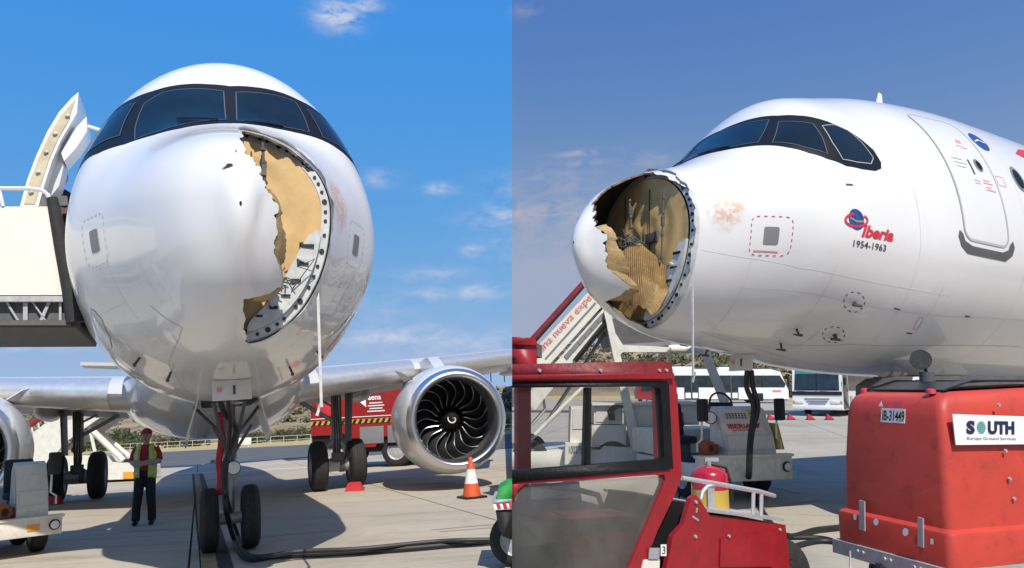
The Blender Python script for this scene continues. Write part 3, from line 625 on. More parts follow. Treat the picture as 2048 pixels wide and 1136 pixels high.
    bl = MB().lathe([(0, .017), (.012, .017), (.012, .008)], (0, 0, 0), (-1, 0, 0), 10); bme = mesh_of('bolt_hole', bl); 
    for k in range(27):
        th = rad(92+174*k/26+random.uniform(-1.6, 1.6)); q = B.p(1.06, th); d = Vector((0, q.y, q.z-c.z)).normalized(); o = link('bolt_hole', bme, M['black'], ring); o.location = Vector((q.x-.039, q.y, q.z))+d*-.066; o.scale = (1, 1, 1) if k % 4 else (1, 1.5, 1.5)
    ob = MB(); V = []
    for k in range(60):                                            # bent outer flange left around the opening
        th = rad(92+172*k/59); q = B.p(1.06, th); nn = B.n(1.06, th); wv = .02*math.sin(k*.9)+.012*math.sin(k*2.3); V += [q+nn*.004, q+Vector((-.07-wv, 0, 0))+nn*(.006+.012*math.sin(k*.7))]
    ob.add(V, [(2*k, 2*k+1, 2*k+3, 2*k+2) for k in range(59)]); T.part('flange_strip', ob, 'ring', ring)
    lf = MB(); V = []; nl = 34
    for k in range(nl):
        th = rad(190+74*k/(nl-1)); q = B.p(1.06, th); d = Vector((0, q.y-c.y, q.z-c.z)).normalized(); f = math.sin(math.pi*k/(nl-1))**.5
        for (dx, dr) in ((-.10, -.105), (-.115, -.14-.17*f), (-.09, -.15-.17*f), (-.06, -.105)): V.append(Vector((q.x+dx, q.y, q.z))+d*dr)
    lf.add(V, [(k*4+j, k*4+(j+1) % 4, (k+1)*4+(j+1) % 4, (k+1)*4+j) for k in range(nl-1) for j in range(4)]); lfo = T.part('lower_frame', lf, 'ring', ring)
    for k in range(6):
        th = rad(200+11*k); q = B.p(1.06, th); d = Vector((0, q.y-c.y, q.z-c.z)).normalized(); o_ = Vector((q.x-.118, q.y, q.z))+d*-.21
        T.part('slot', MB().box(o_, (.012, .12-.012*k, .018 if k % 2 else .03)), 'black', lfo)
        if k in (1, 4): T.part('bracket', MB().box(o_+Vector((-.012, .02, .04)), (.03, .07, .03), Matrix.Rotation(th, 3, 'X'), bev=.006), 'ring', lfo)
    def rod(y0, z0, y1, z1, r, x=.9):
        mb = MB(); a = Vector((x*B.s[0], y0*B.s[1], z0*B.s[2])); b2 = Vector((x*B.s[0], y1*B.s[1], z1*B.s[2])); mb.tube([a, b2], r, 8)
        for f in (.08, .3, .36, .62, .95): mb.lathe([(0, r*2.0), (.03, r*2.0)], a+(b2-a)*f, b2-a, 8)
        mb.box(a+(b2-a)*.45, (r*4, r*3, .11)); T.part('actuator_rod', mb, 'geardark', bh)
    if sd == 'R': rod(.15, 3.8, .1, 3.4, .012); rod(-.55, 3.72, -.50, 2.9, .010)
    else: rod(-.27, 3.86, -.29, 3.30, .014)
    w = MB(); rng = np.random.RandomState(3 if sd == 'R' else 8); wz = 0 if sd == 'R' else -.52; wy = 0 if sd == 'R' else -.50
    for k in range(22 if sd == 'R' else 9):
        a = Vector((.78 if sd == 'R' else .93, wy+.12-.26*rng.rand(), wz+3.10+.10*rng.rand())); pts = [Vector(((a.x+.05*rng.normal())*B.s[0], (a.y+.07*rng.normal())*B.s[1], (a.z+.06*rng.normal())*B.s[2])) for _ in range(4)]; w.tube(pts, .006, 5)
    T.part('wiring', w, 'geardark', bh)
    T.part('dark_duct', MB().box((.98*B.s[0], (-.22 if sd == 'R' else -.72)*B.s[1], (3.22 if sd == 'R' else 2.98)*B.s[2]), (.06, .20, .12) if sd == 'R' else (.03, .16, .03), bev=.006), 'geardark' if sd == 'R' else 'black', bh); T.part('antenna_mount', MB().box((.85*B.s[0], .22*B.s[1], 3.0*B.s[2]), (.26, .3, .12), bev=.03), 'char', bh)
    # small tear and scuffs
    T.part('tear', B.patch([(.10, 74), (.105, 62), (.12, 52), (.135, 46), (.125, 55), (.13, 62), (.115, 70)], .009), 'char', rd); T.part('tear', B.patch([(.22, 88), (.205, 84), (.225, 85)], .009), 'char', rd)
    # windows
    lowp = MASK_LOW; T.part('window_mask', B.patch(MASK_LOW+MASK_UP, .004), 'mask', body); T.part('window_mask', B.patch(MASKR_LOW+MASKR_UP, .004), 'mask', body)
    pl_a, pl_b = [list(p) for p in PANES], [list(p) for p in PANES_R]
    if sd == 'R': pl_a[0] = [(1.82, 79), (2.24, 79)]+pl_a[0][2:]; pl_a[0].append((1.84, 90)); pl_b[0] = [(1.83, 75), (2.26, 75)]+pl_b[0][3:-1]
    for i_, P_ in enumerate(pl_a+pl_b):
        g = T.part('cockpit_window', B.patch(P_, .008, .05, 3), 'pane'); bright = sd == 'R' and i_ == 2; T.part('seal', B.ribbon(P_, .013 if bright else .009, .011, True), 'paneline' if bright else 'sealdark', g)
    for sgn in (-1, 1):
        a = [(1.79, 90+sgn*6), (1.86, 90+sgn*14), (1.93, 90+sgn*23)]; T.part('wiper', MB().tube([B.on(x, rad(t), .03) for x, t in a], .011, 6), 'black')
    # marks on the aircraft's left side
    st = B.patch([(1.10, 158), (1.28, 150), (1.45, 152), (1.56, 166), (1.54, 180), (1.38, 188), (1.22, 188), (1.10, 174)], .0035, .03, 2)
    so_ = T.part('stain', st, 'stain', body, smooth=0); at = so_.data.attributes.new('fade', 'FLOAT', 'POINT')
    for i, v in enumerate(so_.data.vertices):
        x, t = B.invert(v.co); at.data[i].value = max(0, min(1, 2.2*(1-math.hypot((x-1.33)/.23, (math.degrees(t)-170)/19))))
    for s_, pl in ((1, 'L'), (-1, 'R')):
        def Z(x, z): return (x, math.degrees(B.th_of_z(x, z, s_ == 1)))
        pl_ = T.part('static_plate', B.patch([Z(x, z) for x, z in rrect(1.70, 1.845, 3.05, 3.25, .02)], .005), 'plate', body)
        rr = rrect(1.575, 1.97, 2.93, 3.37, .07, 3); m = MB(); N_ = 22; per = [(rr[i], rr[(i+1) % len(rr)]) for i in range(len(rr))]; Ls = [math.dist(a, b_) for a, b_ in per]; tot = sum(Ls)
        def at_len(q):
            q %= tot
            for (a, b_), l in zip(per, Ls):
                if q <= l: return (a[0]+(b_[0]-a[0])*q/l, a[1]+(b_[1]-a[1])*q/l)
                q -= l
            return rr[0]
        for k in range(N_):
            a = at_len(tot*k/N_); b_ = at_len(tot*k/N_+tot/N_*.45); T.part('dash', B.ribbon([Z(*a), Z(*b_)], .010, .005), 'decalred' if sd == 'R' else 'doorline', pl_)
    if sd == 'R':
        T.part('placard_line', B.ribbon([(1.62, math.degrees(B.th_of_z(1.62, 2.975))), (1.86, math.degrees(B.th_of_z(1.86, 2.97)))], .016, .005), 'decalpink', body)
        gc = (2.70, 3.40); T.part('globe_emblem', B.patch([(gc[0]+.115*math.cos(a), math.degrees(B.th_of_z(gc[0]+.115*math.cos(a), gc[1]+.125*math.sin(a)))) for a in np.linspace(0, 2*math.pi, 29)[:-1]], .005, .05, 4), 'decalblue', body)
        def curve(pts, w, d, m):
            T.part('emblem_line', B.ribbon([(x, math.degrees(B.th_of_z(x, z))) for x, z in pts], w, d), m, body)
        el = [(gc[0]+.165*math.cos(a), gc[1]-.01+.075*math.sin(a)+.02*math.cos(a)) for a in np.linspace(rad(100), rad(330), 24)]; curve(el, .030, .008, 'decalred')
        el = [(gc[0]+.165*math.cos(a), gc[1]-.01+.075*math.sin(a)+.02*math.cos(a)) for a in np.linspace(rad(-28), rad(45), 10)]; curve(el, .026, .008, 'decalred')
        curve([(gc[0]-.1, gc[1]+.005), (gc[0]+.0, gc[1]-.025), (gc[0]+.11, gc[1]-.012)], .022, .009, 'decalgold')
        for a0 in (-.05, .04): curve([(gc[0]+a0+.03*math.sin(t), gc[1]-.115+.23*t/3.14) for t in np.linspace(0, 3.14, 9)], .006, .0075, 'decalnavy')
        T.part('airline_lettering', B.text('Iberia', 2.77, 3.215, .19, .50, shear=.35, bold=.008), 'decalred', body, smooth=0)
        T.part('year_lettering', B.text('1954-1963', 2.665, 3.085, .105, .50, bold=.001), 'decaldark', body, smooth=0)
        # door one, left
        def Zd(x, z): return (x, math.degrees(B.th_of_z(x, z)))
        dl = [Zd(x, z) for x, z in rrect(4.50, 5.40, 3.40, 5.30, .14, 5)]; door = T.part('passenger_door', B.patch(dl, .0045, .08, 3), 'white', body, smooth=60); T.part('door_seam', B.ribbon(dl, .032, .0075, True), 'doorline', door)
        wc = (5.17, 4.52); T.part('door_window', B.patch([Zd(wc[0]+.075*math.cos(a), wc[1]+.1*math.sin(a)) for a in np.linspace(0, 6.283, 21)[:-1]], .009), 'plate', door); T.part('window_glass', B.patch([Zd(wc[0]+.05*math.cos(a)+.01, wc[1]+.072*math.sin(a)) for a in np.linspace(0, 6.283, 17)[:-1]], .011), 'mask', door)
        T.part('door_handle', B.patch([Zd(x, z) for x, z in rrect(4.98, 5.01, 4.35, 4.58, .012, 2)], .009), 'decaldark', door)
        T.part('door_placard', B.patch([Zd(x, z) for x, z in rrect(5.02, 5.11, 4.86, 4.91, .01, 2)], .008), 'decalpink', door)
        for x, z, w_ in [(4.66, 4.55, .2), (4.68, 4.49, .24), (4.69, 4.43, .18), (4.93, 4.26, .12), (4.94, 4.22, .1)]: T.part('placard_line', B.ribbon([Zd(x, z), Zd(x+w_, z)], .014, .008), 'doorline', door)
        for x, z, w_ in [(5.12, 4.29, .13), (5.11, 4.25, .19), (5.14, 4.19, .1), (5.12, 4.15, .2), (4.95, 4.80, .1), (5.04, 4.78, .1)]: T.part('placard_line', B.ribbon([Zd(x, z), Zd(x+w_, z)], .016, .008), 'decalpink', door)
        sl_ = [Zd(*p) for p in [(4.40, 3.50), (4.37, 3.42), (4.42, 3.30), (4.55, 3.22), (5.36, 3.22), (5.50, 3.31), (5.54, 3.42), (5.50, 3.50), (5.44, 3.45), (5.40, 3.37), (5.28, 3.325), (4.64, 3.325), (4.50, 3.37), (4.46, 3.46)]]; T.part('scuff_plate', B.patch(sl_, .006, .08, 2), 'sill', body)
        em = (5.64, 5.02); T.part('round_emblem', B.patch([Zd(em[0]+.15*math.cos(a), em[1]+.16*math.sin(a)) for a in np.linspace(0, 6.283, 25)[:-1]], .005), 'decalblue', body); T.part('emblem_line', B.ribbon([Zd(em[0]-.12, em[1]-.02), Zd(em[0], em[1]+.03), Zd(em[0]+.12, em[1])], .022, .008), 'decallight', body)
        T.part('rescue_outline', B.ribbon([Zd(x, z) for x, z in rrect(5.45, 5.62, 4.28, 4.42, .01, 1)], .008, .005, True), 'decalpink', body)
        cw = (6.02, 4.48); wn = T.part('cabin_window', B.patch([Zd(cw[0]+.13*math.cos(a), cw[1]+.2*math.sin(a)) for a in np.linspace(0, 6.283, 21)[:-1]], .004), 'plate', body); T.part('window_glass', B.patch([Zd(cw[0]+.09*math.cos(a), cw[1]+.15*math.sin(a)) for a in np.linspace(0, 6.283, 21)[:-1]], .006), 'mask', wn)
        T.part('livery_stripe', B.patch([Zd(6.5, 5.02), Zd(7.2, 4.85), Zd(7.4, 5.05), Zd(7.2, 5.25), Zd(6.8, 5.18)], .004, .2, 3), 'decalred', body)
        T.part('seam_line', B.ribbon(HD([(1402, 499), (1500, 516), (1600, 535), (1700, 553), (1800, 572), (1900, 590)]), .006, .003), 'decallight', body)
        for px in ([(1420, 664), (1500, 690), (1560, 700), (1600, 690), (1640, 660)], [(1400, 662), (1480, 690), (1560, 712), (1700, 735), (1800, 742)], [(1560, 690), (1700, 688), (1850, 690), (2040, 693)]):
            h_ = HD(px)
            if len(h_) > 1: T.part('panel_seam', B.ribbon(h_, .006, .003), 'doorline', body)
        for (u, v, ru, rv) in ((1708, 604, 21, 20), (1667, 669, 22, 16)):
            m = MB()
            for k in range(10):
                pr = HD([(u+ru*math.cos(a), v+rv*math.sin(a)) for a in (k*.628, k*.628+.28)])
                if len(pr) == 2: T.part('dash', B.ribbon(pr, .012, .005), 'decaldark', body)
            hp = H(u+2, v+1)
            if hp:
                p = B.on(hp[0], hp[1], 0); nn = B.n(*hp); pm = MB(); pm.tube([p, p+nn*.07], .028, 8, r2=.016); pm.tube([p+nn*.07-Vector((.10, 0, 0)), p+nn*.07+Vector((.05, 0, 0))], .018, 8); T.part('pitot_probe', pm, 'decaldark', body)
        for px in ([(1838, 634), (1826, 658), (1834, 660), (1846, 636)],):
            T.part('access_outline', B.ribbon(HD(px), .008, .004, True), 'decalpink', body)
        for (u, v) in ((1795, 616), (1936, 631), (1820, 665), (1698, 367)):
            hp = H(u, v)
            if hp: T.part('vent_mark', B.patch([(hp[0]-.05, math.degrees(hp[1])), (hp[0]+.05, math.degrees(hp[1])+.3), (hp[0]+.05, math.degrees(hp[1])+.9), (hp[0]-.05, math.degrees(hp[1])+.7)], .004), 'decaldark', body)
    for xx, t0, t1 in ((1.62, 196, 344), (2.5, 200, 340), (3.72, 166, 374), (4.25, 200, 340), (5.85, 100, 440)):
        T.part('panel_seam', B.ribbon([(xx, t0+(t1-t0)*k/24) for k in range(25)], .004, .0025), 'seamfaint', body)
    for t in (216, 324): T.part('panel_seam', B.ribbon([(xx, t) for xx in np.linspace(1.62, 8, 20)], .004, .0025), 'seamfaint', body)
    # antennas and probes
    p = B.p(5.35, rad(97)); T.part('blade_antenna', MB().prism([p+Vector((-.10, 0, -.03)), p+Vector((.12, 0, -.03)), p+Vector((.09, 0, .27)), p+Vector((.03, 0, .29))], (0, .02, 0)), 'white', body)
    for (x, t) in ((2.55, 236), (2.62, 248), (2.55, 304), (2.62, 292)):
        q = B.on(x, rad(t), 0); nn = B.n(x, rad(t)); T.part('air_probe', MB().tube([q, q+nn*.09], .014, 6).tube([q+nn*.09-Vector((.10, 0, 0)), q+nn*.09+Vector((.05, 0, 0))], [.009, .018], 8), 'decaldark', body)
    # service panel hanging open under the nose
    c = B.p(2.62, rad(270)); sp_ = T.part('service_panel', MB().box(c+Vector((-.02, 0, -.11)), (.03, .40, .22), Matrix.Rotation(rad(8), 3, 'Y'), bev=.012), 'panelbeige'); T.part('service_panel', MB().box(c+Vector((-.03, -.01, .10)), (.03, .38, .16), Matrix.Rotation(rad(25), 3, 'Y'), bev=.01), 'panelbeige')
    T.part('panel_mark', MB().box(c+Vector((-.042, -.02, -.11)), (.006, .025, .10)), 'decaldark', sp_); T.part('panel_mark', MB().box(c+Vector((-.042, .13, -.10)), (.004, .05, .05)), 'decalpink', sp_)
    # strip of trim hanging from the ring
    a = B.p(1.10, rad(218)); L = 1.0*B.s[2]; T.part('hanging_trim', MB().box(a+Vector((-.01, -.02, -L/2)), (.012, .026, L)).box(a+Vector((.02, .0, -L-.02)), (.012, .026, .12), Matrix.Rotation(rad(20), 3, 'X')), 'ring')
    return H, bvh
def wheel(T, parent, c, R, W, axis, name='wheel'):
    ax = Vector(axis).normalized(); c = Vector(c); a = c-ax*W/2
    ty = MB().lathe([(.0, R*.58), (W*.02, R*.80), (W*.13, R*.95), (W*.28, R*.995), (W*.36, R), (W*.38, R*.985), (W*.40, R), (W*.49, R), (W*.5, R*.985), (W*.52, R), (W*.60, R), (W*.62, R*.985), (W*.64, R), (W*.72, R*.995), (W*.87, R*.95), (W*.98, R*.80), (W, R*.58)], a, ax, 36, cap=False)
    w = T.part(name, ty, 'rubber', parent)
    T.part('rim', MB().lathe([(W*.12, R*.1), (W*.10, R*.3), (W*.16, R*.5), (W*.03, R*.6), (W*.97, R*.6), (W*.84, R*.5), (W*.9, R*.3), (W*.88, R*.1)], a, ax, 24), 'rim', w); return w
# ------------------------------------------------------------------ the two aircraft
PROF_L = [p.copy() for p in PROF]; PROF_L[0][2:6] = [3.69, 3.955, 4.17, 4.43]
BL = Body(S_L, PROF_L); BR = Body(S_R, PROF)
TL = Thing('airliner', 'white airliner seen nose-on with torn radome and open service door', 'aircraft', (0, 0, 0), 'AL', local=True)
HL, bvhL = build_nose(TL, BL, 'L')
TR = Thing('airliner', 'white airliner in side view with torn radome, globe emblem and red lettering', 'aircraft', (0, 0, 0), 'AR', local=True)
HR, bvhR = build_nose(TR, BR, 'R')
W2AL = M_AL.inverted(); W2AR = M_AR.inverted(); R2AR = W2AR @ FRAME['R']
def local_ground(side, u, v, z=0):                    # ground contact in the aircraft's own coordinates
    return (W2AL @ gp('L', u, v, z)) if side == 'L' else (R2AR @ gp('R', u, v, z))
def nose_gear(T, B, sd, c, up):                       # c: ground point between the wheels, up: direction of the vertical
    up = Vector(up).normalized(); side = Vector((0, 1, 0)); R = .40; top = Vector((c.x+.06, c.y, 1.95*B.s[2])); hub = c+up*R
    g = T.part('nose_gear', MB().tube([hub-up*.05, hub+up*.55], .055, 12).tube([hub+up*.5, top], .085, 14).lathe([(0, .12), (.1, .12)], hub+up*.52, up, 14).tube([hub+Vector((.03, 0, .05)), hub+Vector((.2, 0, .3)), hub+Vector((.05, 0, .6))], .03, 8), 'steel')
    for s in (-1, 1): wheel(T, g, hub+side*s*.25, R, .23, side)
    T.part('axle', MB().tube([hub-side*.26, hub+side*.26], .045, 10).tube([hub-side*.16, hub+side*.16], .075, 12), 'rim', g)
    T.part('drag_brace', MB().tube([hub+up*.75, hub+up*1.15+Vector((-.5, -.22, 0))], .02, 8).tube([hub+up*.75, hub+up*1.15+Vector((-.5, .22, 0))], .02, 8), 'geardark', g)
    for s in (-1, 1):
        T.part('gear_door', MB().prism([Vector((c.x-.45, s*.36+c.y, 1.82*B.s[2])), Vector((c.x+.75, s*.36+c.y, 1.80*B.s[2])), Vector((c.x+.65, s*.52+c.y, 1.30*B.s[2])), Vector((c.x-.3, s*.50+c.y, 1.38*B.s[2]))], (0, .02*s, 0)), 'wing', g)
        T.part('side_strut', MB().tube([hub+up*.95, Vector((c.x+.05, s*.42+c.y, 1.78*B.s[2]))], .02, 8).tube([hub+up*.6, Vector((c.x-.55, s*.2+c.y, 1.85*B.s[2]))], .022, 8), 'geardark', g)
    T.part('gear_bay', MB().box((c.x+.1, c.y, 1.80*B.s[2]), (1.5, .66, .03)), 'black', g)
    lt = T.part('taxi_light', MB().lathe([(0, .05), (.05, .085), (.12, .09)], hub+up*.62+Vector((-.06, -.03, 0)), (-1, 0, .12), 14), 'black', g); T.part('lens', MB().lathe([(.121, .08), (.13, .06)], hub+up*.62+Vector((-.06, -.03, 0)), (-1, 0, .12), 14), 'lens', lt)
    return g, hub, top
cL = local_ground('L', 459, 1101); upL = W2AL.to_3x3() @ Vector((0, 0, 1))
gL, hubL, topL = nose_gear(TL, BL, 'L', cL, upL)
st = MB(); p0 = hubL+upL*1.36+Vector((-.12, .13, 0)); V = []
for i in range(13):
    f = i/12; wv = .02*math.sin(i*1.1); V += [p0+upL*(-1.05*f)+Vector((.01*math.sin(i), -.045+wv, 0)), p0+upL*(-1.05*f)+Vector((.015*math.sin(i+1), .045+wv*.6, 0))]
st.add(V, [(2*i, 2*i+1, 2*i+3, 2*i+2) for i in range(12)]); so_ = TL.part('red_streamer', st, 'tag', gL); so_.modifiers.new('thickness', 'SOLIDIFY').thickness = .004
hubs = []
cR = R2AR @ (lambda q: Vector((q.x, q.y, 0)))(R2AR.inverted() @ Vector((6.3*S_R[0], 0, .2))); upR = R2AR.to_3x3() @ Vector((0, 0, 1)); nose_gear(TR, BR, 'R', cR, upR)
def airfoil(n=14):
    xs = [(1-math.cos(math.pi*i/n))/2 for i in range(n+1)]; t = lambda x: 5*.12*(.2969*math.sqrt(x)-.126*x-.3516*x*x+.2843*x**3-.1036*x**4); cam_ = lambda x: .02*math.sin(math.pi*x)
    return [(x, cam_(x)+t(x)) for x in xs[::-1]]+[(x, cam_(x)-t(x)) for x in xs[1:]]
def build_wing(s):                                       # s=-1 aircraft left, +1 aircraft right
    def le(y): return Vector((11.0+.5*(y-2), s*y, 2.34+.095*(y-2)))
    def chord(y): return np.interp(y, [1.2, 6.4, 17.1], [6.4, 4.1, 1.6])
    af = airfoil(); ys = list(np.linspace(1.2, 17.1, 16)); n = len(af); V = []; Vl = []
    for y in ys:
        a = le(y); c = chord(y); V += [Vector(((a.x+x*c)*S_L[0], a.y*S_L[1], (a.z+z*c-.10*(x*.4))*S_L[2])) for x, z in af]
    m = MB(); m.add(V, [(i*n+k, i*n+(k+1) % n, (i+1)*n+(k+1) % n, (i+1)*n+k) for i in range(len(ys)-1) for k in range(n)]+[tuple(range(n)), tuple(range((len(ys)-1)*n, len(ys)*n))])
    w = TL.part('wing', m, 'wing', label='wing on the aircraft left with engine and cone below' if s < 0 else None, smooth=50)
    nose_i = [i for i, (x, z) in enumerate(af) if x < .11]; m = MB()
    for (y0, y1) in ((2.3, 5.1), (6.1, 9.2), (9.26, 12.2), (12.26, 15.2)):
        V = []; yy = list(np.linspace(y0, y1, 5)); k0 = len(nose_i)
        for y in yy:
            a = le(y); c = chord(y)
            for i in nose_i: x, z = af[i]; V.append(Vector(((a.x+x*c-.014)*S_L[0], a.y*S_L[1], (a.z+z*c*1.04-.10*x*.4)*S_L[2])))
        TL.part('slat', MB().add(V, [(i*k0+k, i*k0+k+1, (i+1)*k0+k+1, (i+1)*k0+k) for i in range(4) for k in range(k0-1)]), 'alu', w, smooth=60)
    for y in (4.4, 8.0, 10.8):
        a = le(y); c = chord(y); o = Vector(((a.x+c*.62)*S_L[0], a.y*S_L[1], (a.z-.16)*S_L[2])); f = MB().lathe([(0, .02), (.3, .15), (.9, .24), (1.7, .22), (2.4, .12), (2.8, .02)], o, (1, 0, -.06), 12); TL.part('flap_fairing', f, 'wing', w)
    for y0, y1 in ((2.4, 6.2), (6.4, 12.0)):
        V = []
        for y in (y0, y1):
            a = le(y); c = chord(y); b_ = Vector(((a.x+c*.93)*S_L[0], a.y*S_L[1], (a.z-.04)*S_L[2])); V += [b_, b_+Vector((.5, 0, -.20)), b_+Vector((.46, 0, -.26)), b_+Vector((-.02, 0, -.08))]
        TL.part('flap', MB().add(V, [(0, 1, 5, 4), (1, 2, 6, 5), (2, 3, 7, 6), (3, 0, 4, 7), (0, 1, 2, 3), (4, 5, 6, 7)]), 'wing', w)
    return le
leL = build_wing(-1); build_wing(1)
def build_engine(s, c, R=1.24):
    c = Vector(c); ax = Vector((1, .11*s, .02)); k = R/1.24
    pr = [(.10, 1.075), (.22, 1.13), (.5, 1.19), (1.0, 1.235), (1.6, 1.24), (2.3, 1.18), (3.0, 1.02), (3.5, .86), (3.52, .80), (2.6, .9)]
    e = TL.part('engine', MB().lathe([(a*k, r*k) for a, r in pr], c, ax, 64, cap=False), 'nacelle', smooth=50)
    lp = [(.16, 1.105), (.10, 1.078), (.03, 1.03), (.0, .985), (.012, .95), (.06, .915), (.16, .885), (.34, .875)]
    TL.part('inlet_lip', MB().lathe([(a*k, r*k) for a, r in lp], c+ax*-.004, ax, 64, cap=False), 'lip', e, smooth=60)
    TL.part('inlet_duct', MB().lathe([(.34*k, .875*k), (.6*k, .885*k), (.95*k, .90*k), (1.15*k, .90*k)], c, ax, 48, cap=False), 'geardark', e, smooth=60)
    TL.part('fan_backing', MB().lathe([(1.2*k, .9*k), (1.22*k, .1*k)], c, ax, 32), 'black', e)
    TL.part('spinner', MB().lathe([(.50*k, .005), (.54*k, .05*k), (.64*k, .12*k), (.80*k, .21*k), (.95*k, .255*k), (1.1*k, .26*k)], c, ax, 28), 'black', e, smooth=60)
    u = ax.orthogonal().normalized(); u = Vector((0, 1, 0)); u = (u-ax.normalized()*u.dot(ax.normalized())).normalized(); w_ = ax.normalized().cross(u); axn = ax.normalized()
    bm_ = MB(); V = []; nr = 9
    for i in range(nr+1):
        f = i/nr; r = (.24+.65*f)*k; sw = .50*math.sin(f*math.pi*.85)-.30*f*f; tw = rad(24+38*f); ch = (.22+.14*f)*k
        for j in (-1, 1):
            tang = ch*.5*j*math.sin(tw); axl = ch*.5*j*math.cos(tw); a = sw*.62+tang/r; V.append(axn*(.93*k+axl)+(u*math.cos(a)+w_*math.sin(a))*r)
    bm_.add(V, [(2*i, 2*i+1, 2*i+3, 2*i+2) for i in range(nr)]); bme = mesh_of('fan_blade', bm_, 60)
    ed = MB(); V2 = [V[2*i]-axn*.004 for i in range(1, nr+1)]; ed.tube(V2, .010*k, 5); eme = mesh_of('blade_edge', ed)
    n = 18
    for i in range(n):
        Rm = Matrix.Translation(c) @ Matrix.Rotation(2*math.pi*i/n, 4, axn); o = link('fan_blade', bme, M['fan'], e); o.matrix_local = Rm; o2 = link('blade_edge', eme, M['bladeedge'], o)
    sp_ = MB(); P_ = []
    for i in range(20):
        f = i/19; a = 2.2+f*4.6; r = (.035+.075*f)*k; xx = np.interp(r, [.005*k, .05*k, .12*k, .21*k], [.50*k, .54*k, .64*k, .80*k]); P_.append(c+axn*(xx-.006)+(u*math.cos(a)+w_*math.sin(a))*r)
    sp_.tube(P_, [.007+.014*math.sin(math.pi*i/19) for i in range(20)], 6); TL.part('spinner_swirl', sp_, 'decallight', e)
    pl = c+Vector((1.0, 0, 1.05*k)); top = Vector((c.x+2.6, c.y, (leL(abs(c.y/S_L[1])).z+.02)*S_L[2])); TL.part('pylon', MB().prism([c+Vector((.9, -.14, 1.1*k)), c+Vector((1.7, -.14, 1.55)), top+Vector((1.4, -.14, .05)), top+Vector((1.8, -.14, -.45)), c+Vector((3.2, -.14, .8*k))], (0, .28, 0)), 'nacelle', e)
    TL.part('nacelle_strake', MB().prism([c+Vector((.9, s*-.72, .98)), c+Vector((1.7, s*-.74, .98)), c+Vector((1.6, s*-.98, 1.25)), c+Vector((1.25, s*-.9, 1.17))], (0, .015, .01)), 'nacelle', e)
    for k_ in range(3):
        a = rad((205, 150, 178)[k_]); q = c+axn*(.75+.3*k_)+(u*math.cos(a)*-s+w_*math.sin(a))*1.225
        TL.part('cowl_latch', MB().box(q, (.10, .03, .06)), 'doorline', e)
    return e
eng = onp = None
def ac_plane(u, v, y): return onplane('AL', u, v, (0, y, 0), (0, 1, 0))
eL = ac_plane(916, 838, -5.15*S_L[1]*1.06); build_engine(-1, eL, 1.26); build_engine(1, Vector((eL.x, -eL.y-.42, eL.z+.02)))
# belly fairing
bf = MB(); V = []; n = 40; xs = np.linspace(9.2, 20.5, 30)
for x in xs:
    f = math.sin(math.pi*min(1, max(0, (x-9.2)/11.3)))**.55+1e-3; w_ = 1.25+1.05*f; zb = 2.05-.62*f
    for k in range(n+1):
        a = math.pi+math.pi*k/n; V.append(Vector((x*S_L[0], w_*math.cos(a)*S_L[1], (2.55+(2.55-zb)*math.copysign(abs(math.sin(a))**.8, math.sin(a)))*S_L[2])))
bf.add(V, [(i*(n+1)+k, i*(n+1)+k+1, (i+1)*(n+1)+k+1, (i+1)*(n+1)+k) for i in range(len(xs)-1) for k in range(n)]); fair = TL.part('belly_fairing', bf, 'white', smooth=60)
for s in (-1, 1): TL.part('ram_inlet', MB().lathe([(0, .10), (.05, .12), (.4, .13)], Vector((10.15*S_L[0], s*1.05*S_L[1], 2.02*S_L[2])), (1, 0, -.1), 16), 'black', fair)
def main_gear(s, px, px2, ytop):
    a, b_ = local_ground('L', *px), local_ground('L', *px2); c = (a+b_)/2; R = .60; ax = Vector((0, 1, 0)); hub = c+upL*R; top = Vector((hub.x+.1, hub.y+.05*s, 2.75*S_L[2]))
    g = TL.part('main_gear', MB().tube([hub-upL*.1, hub+upL*.7], .085, 14).tube([hub+upL*.6, top], .13, 16).lathe([(0, .17), (.12, .17)], hub+upL*.62, upL, 16).tube([hub+Vector((.2, 0, .1)), hub+Vector((.42, 0, .45)), hub+Vector((.18, 0, .9))], .05, 8).ball(hub, .16, 12), 'steel')
    for q in (-1, 1): wheel(TL, g, hub+ax*q*.46, R, .40, ax)
    TL.part('axle', MB().tube([hub-ax*.6, hub+ax*.6], .07, 12).tube([hub-ax*.28, hub+ax*.28], .16, 16), 'rim', g)
    TL.part('side_stay', MB().tube([hub+upL*1.0, Vector((hub.x, hub.y-s*1.25, 2.35*S_L[2]))], .05, 10).tube([hub+upL*1.35, Vector((hub.x+.1, hub.y-s*.9, 2.45*S_L[2]))], .03, 8), 'steel', g)
    TL.part('gear_door', MB().prism([hub+Vector((-.25, s*.28, .55)), hub+Vector((.45, s*.28, .55)), hub+Vector((.5, s*.34, 1.75)), hub+Vector((-.35, s*.34, 1.75))], (0, s*.05, 0)), 'geardark', g)
    hz = MB()
    for k in range(3): hz.tube([hub+Vector((-.14, .05*(k-1), .05)), hub+Vector((-.2, .06*(k-1), .5)), hub+Vector((-.14, .05*(k-1), 1.1)), hub+Vector((-.12, .04*(k-1), 1.7))], .014, 6)
    TL.part('hydraulic_hose', hz, 'cable', g)
    TL.part('brake_unit', MB().lathe([(0, .19), (.12, .19)], hub-ax*.17, ax, 14).box(hub+upL*.2+Vector((-.12, 0, 0)), (.12, .3, .2), bev=.02), 'geardark', g)
    return c
main_gear(-1, (643, 980), (707, 978), 0); main_gear(1, (122, 1002), (183, 1001), 0)
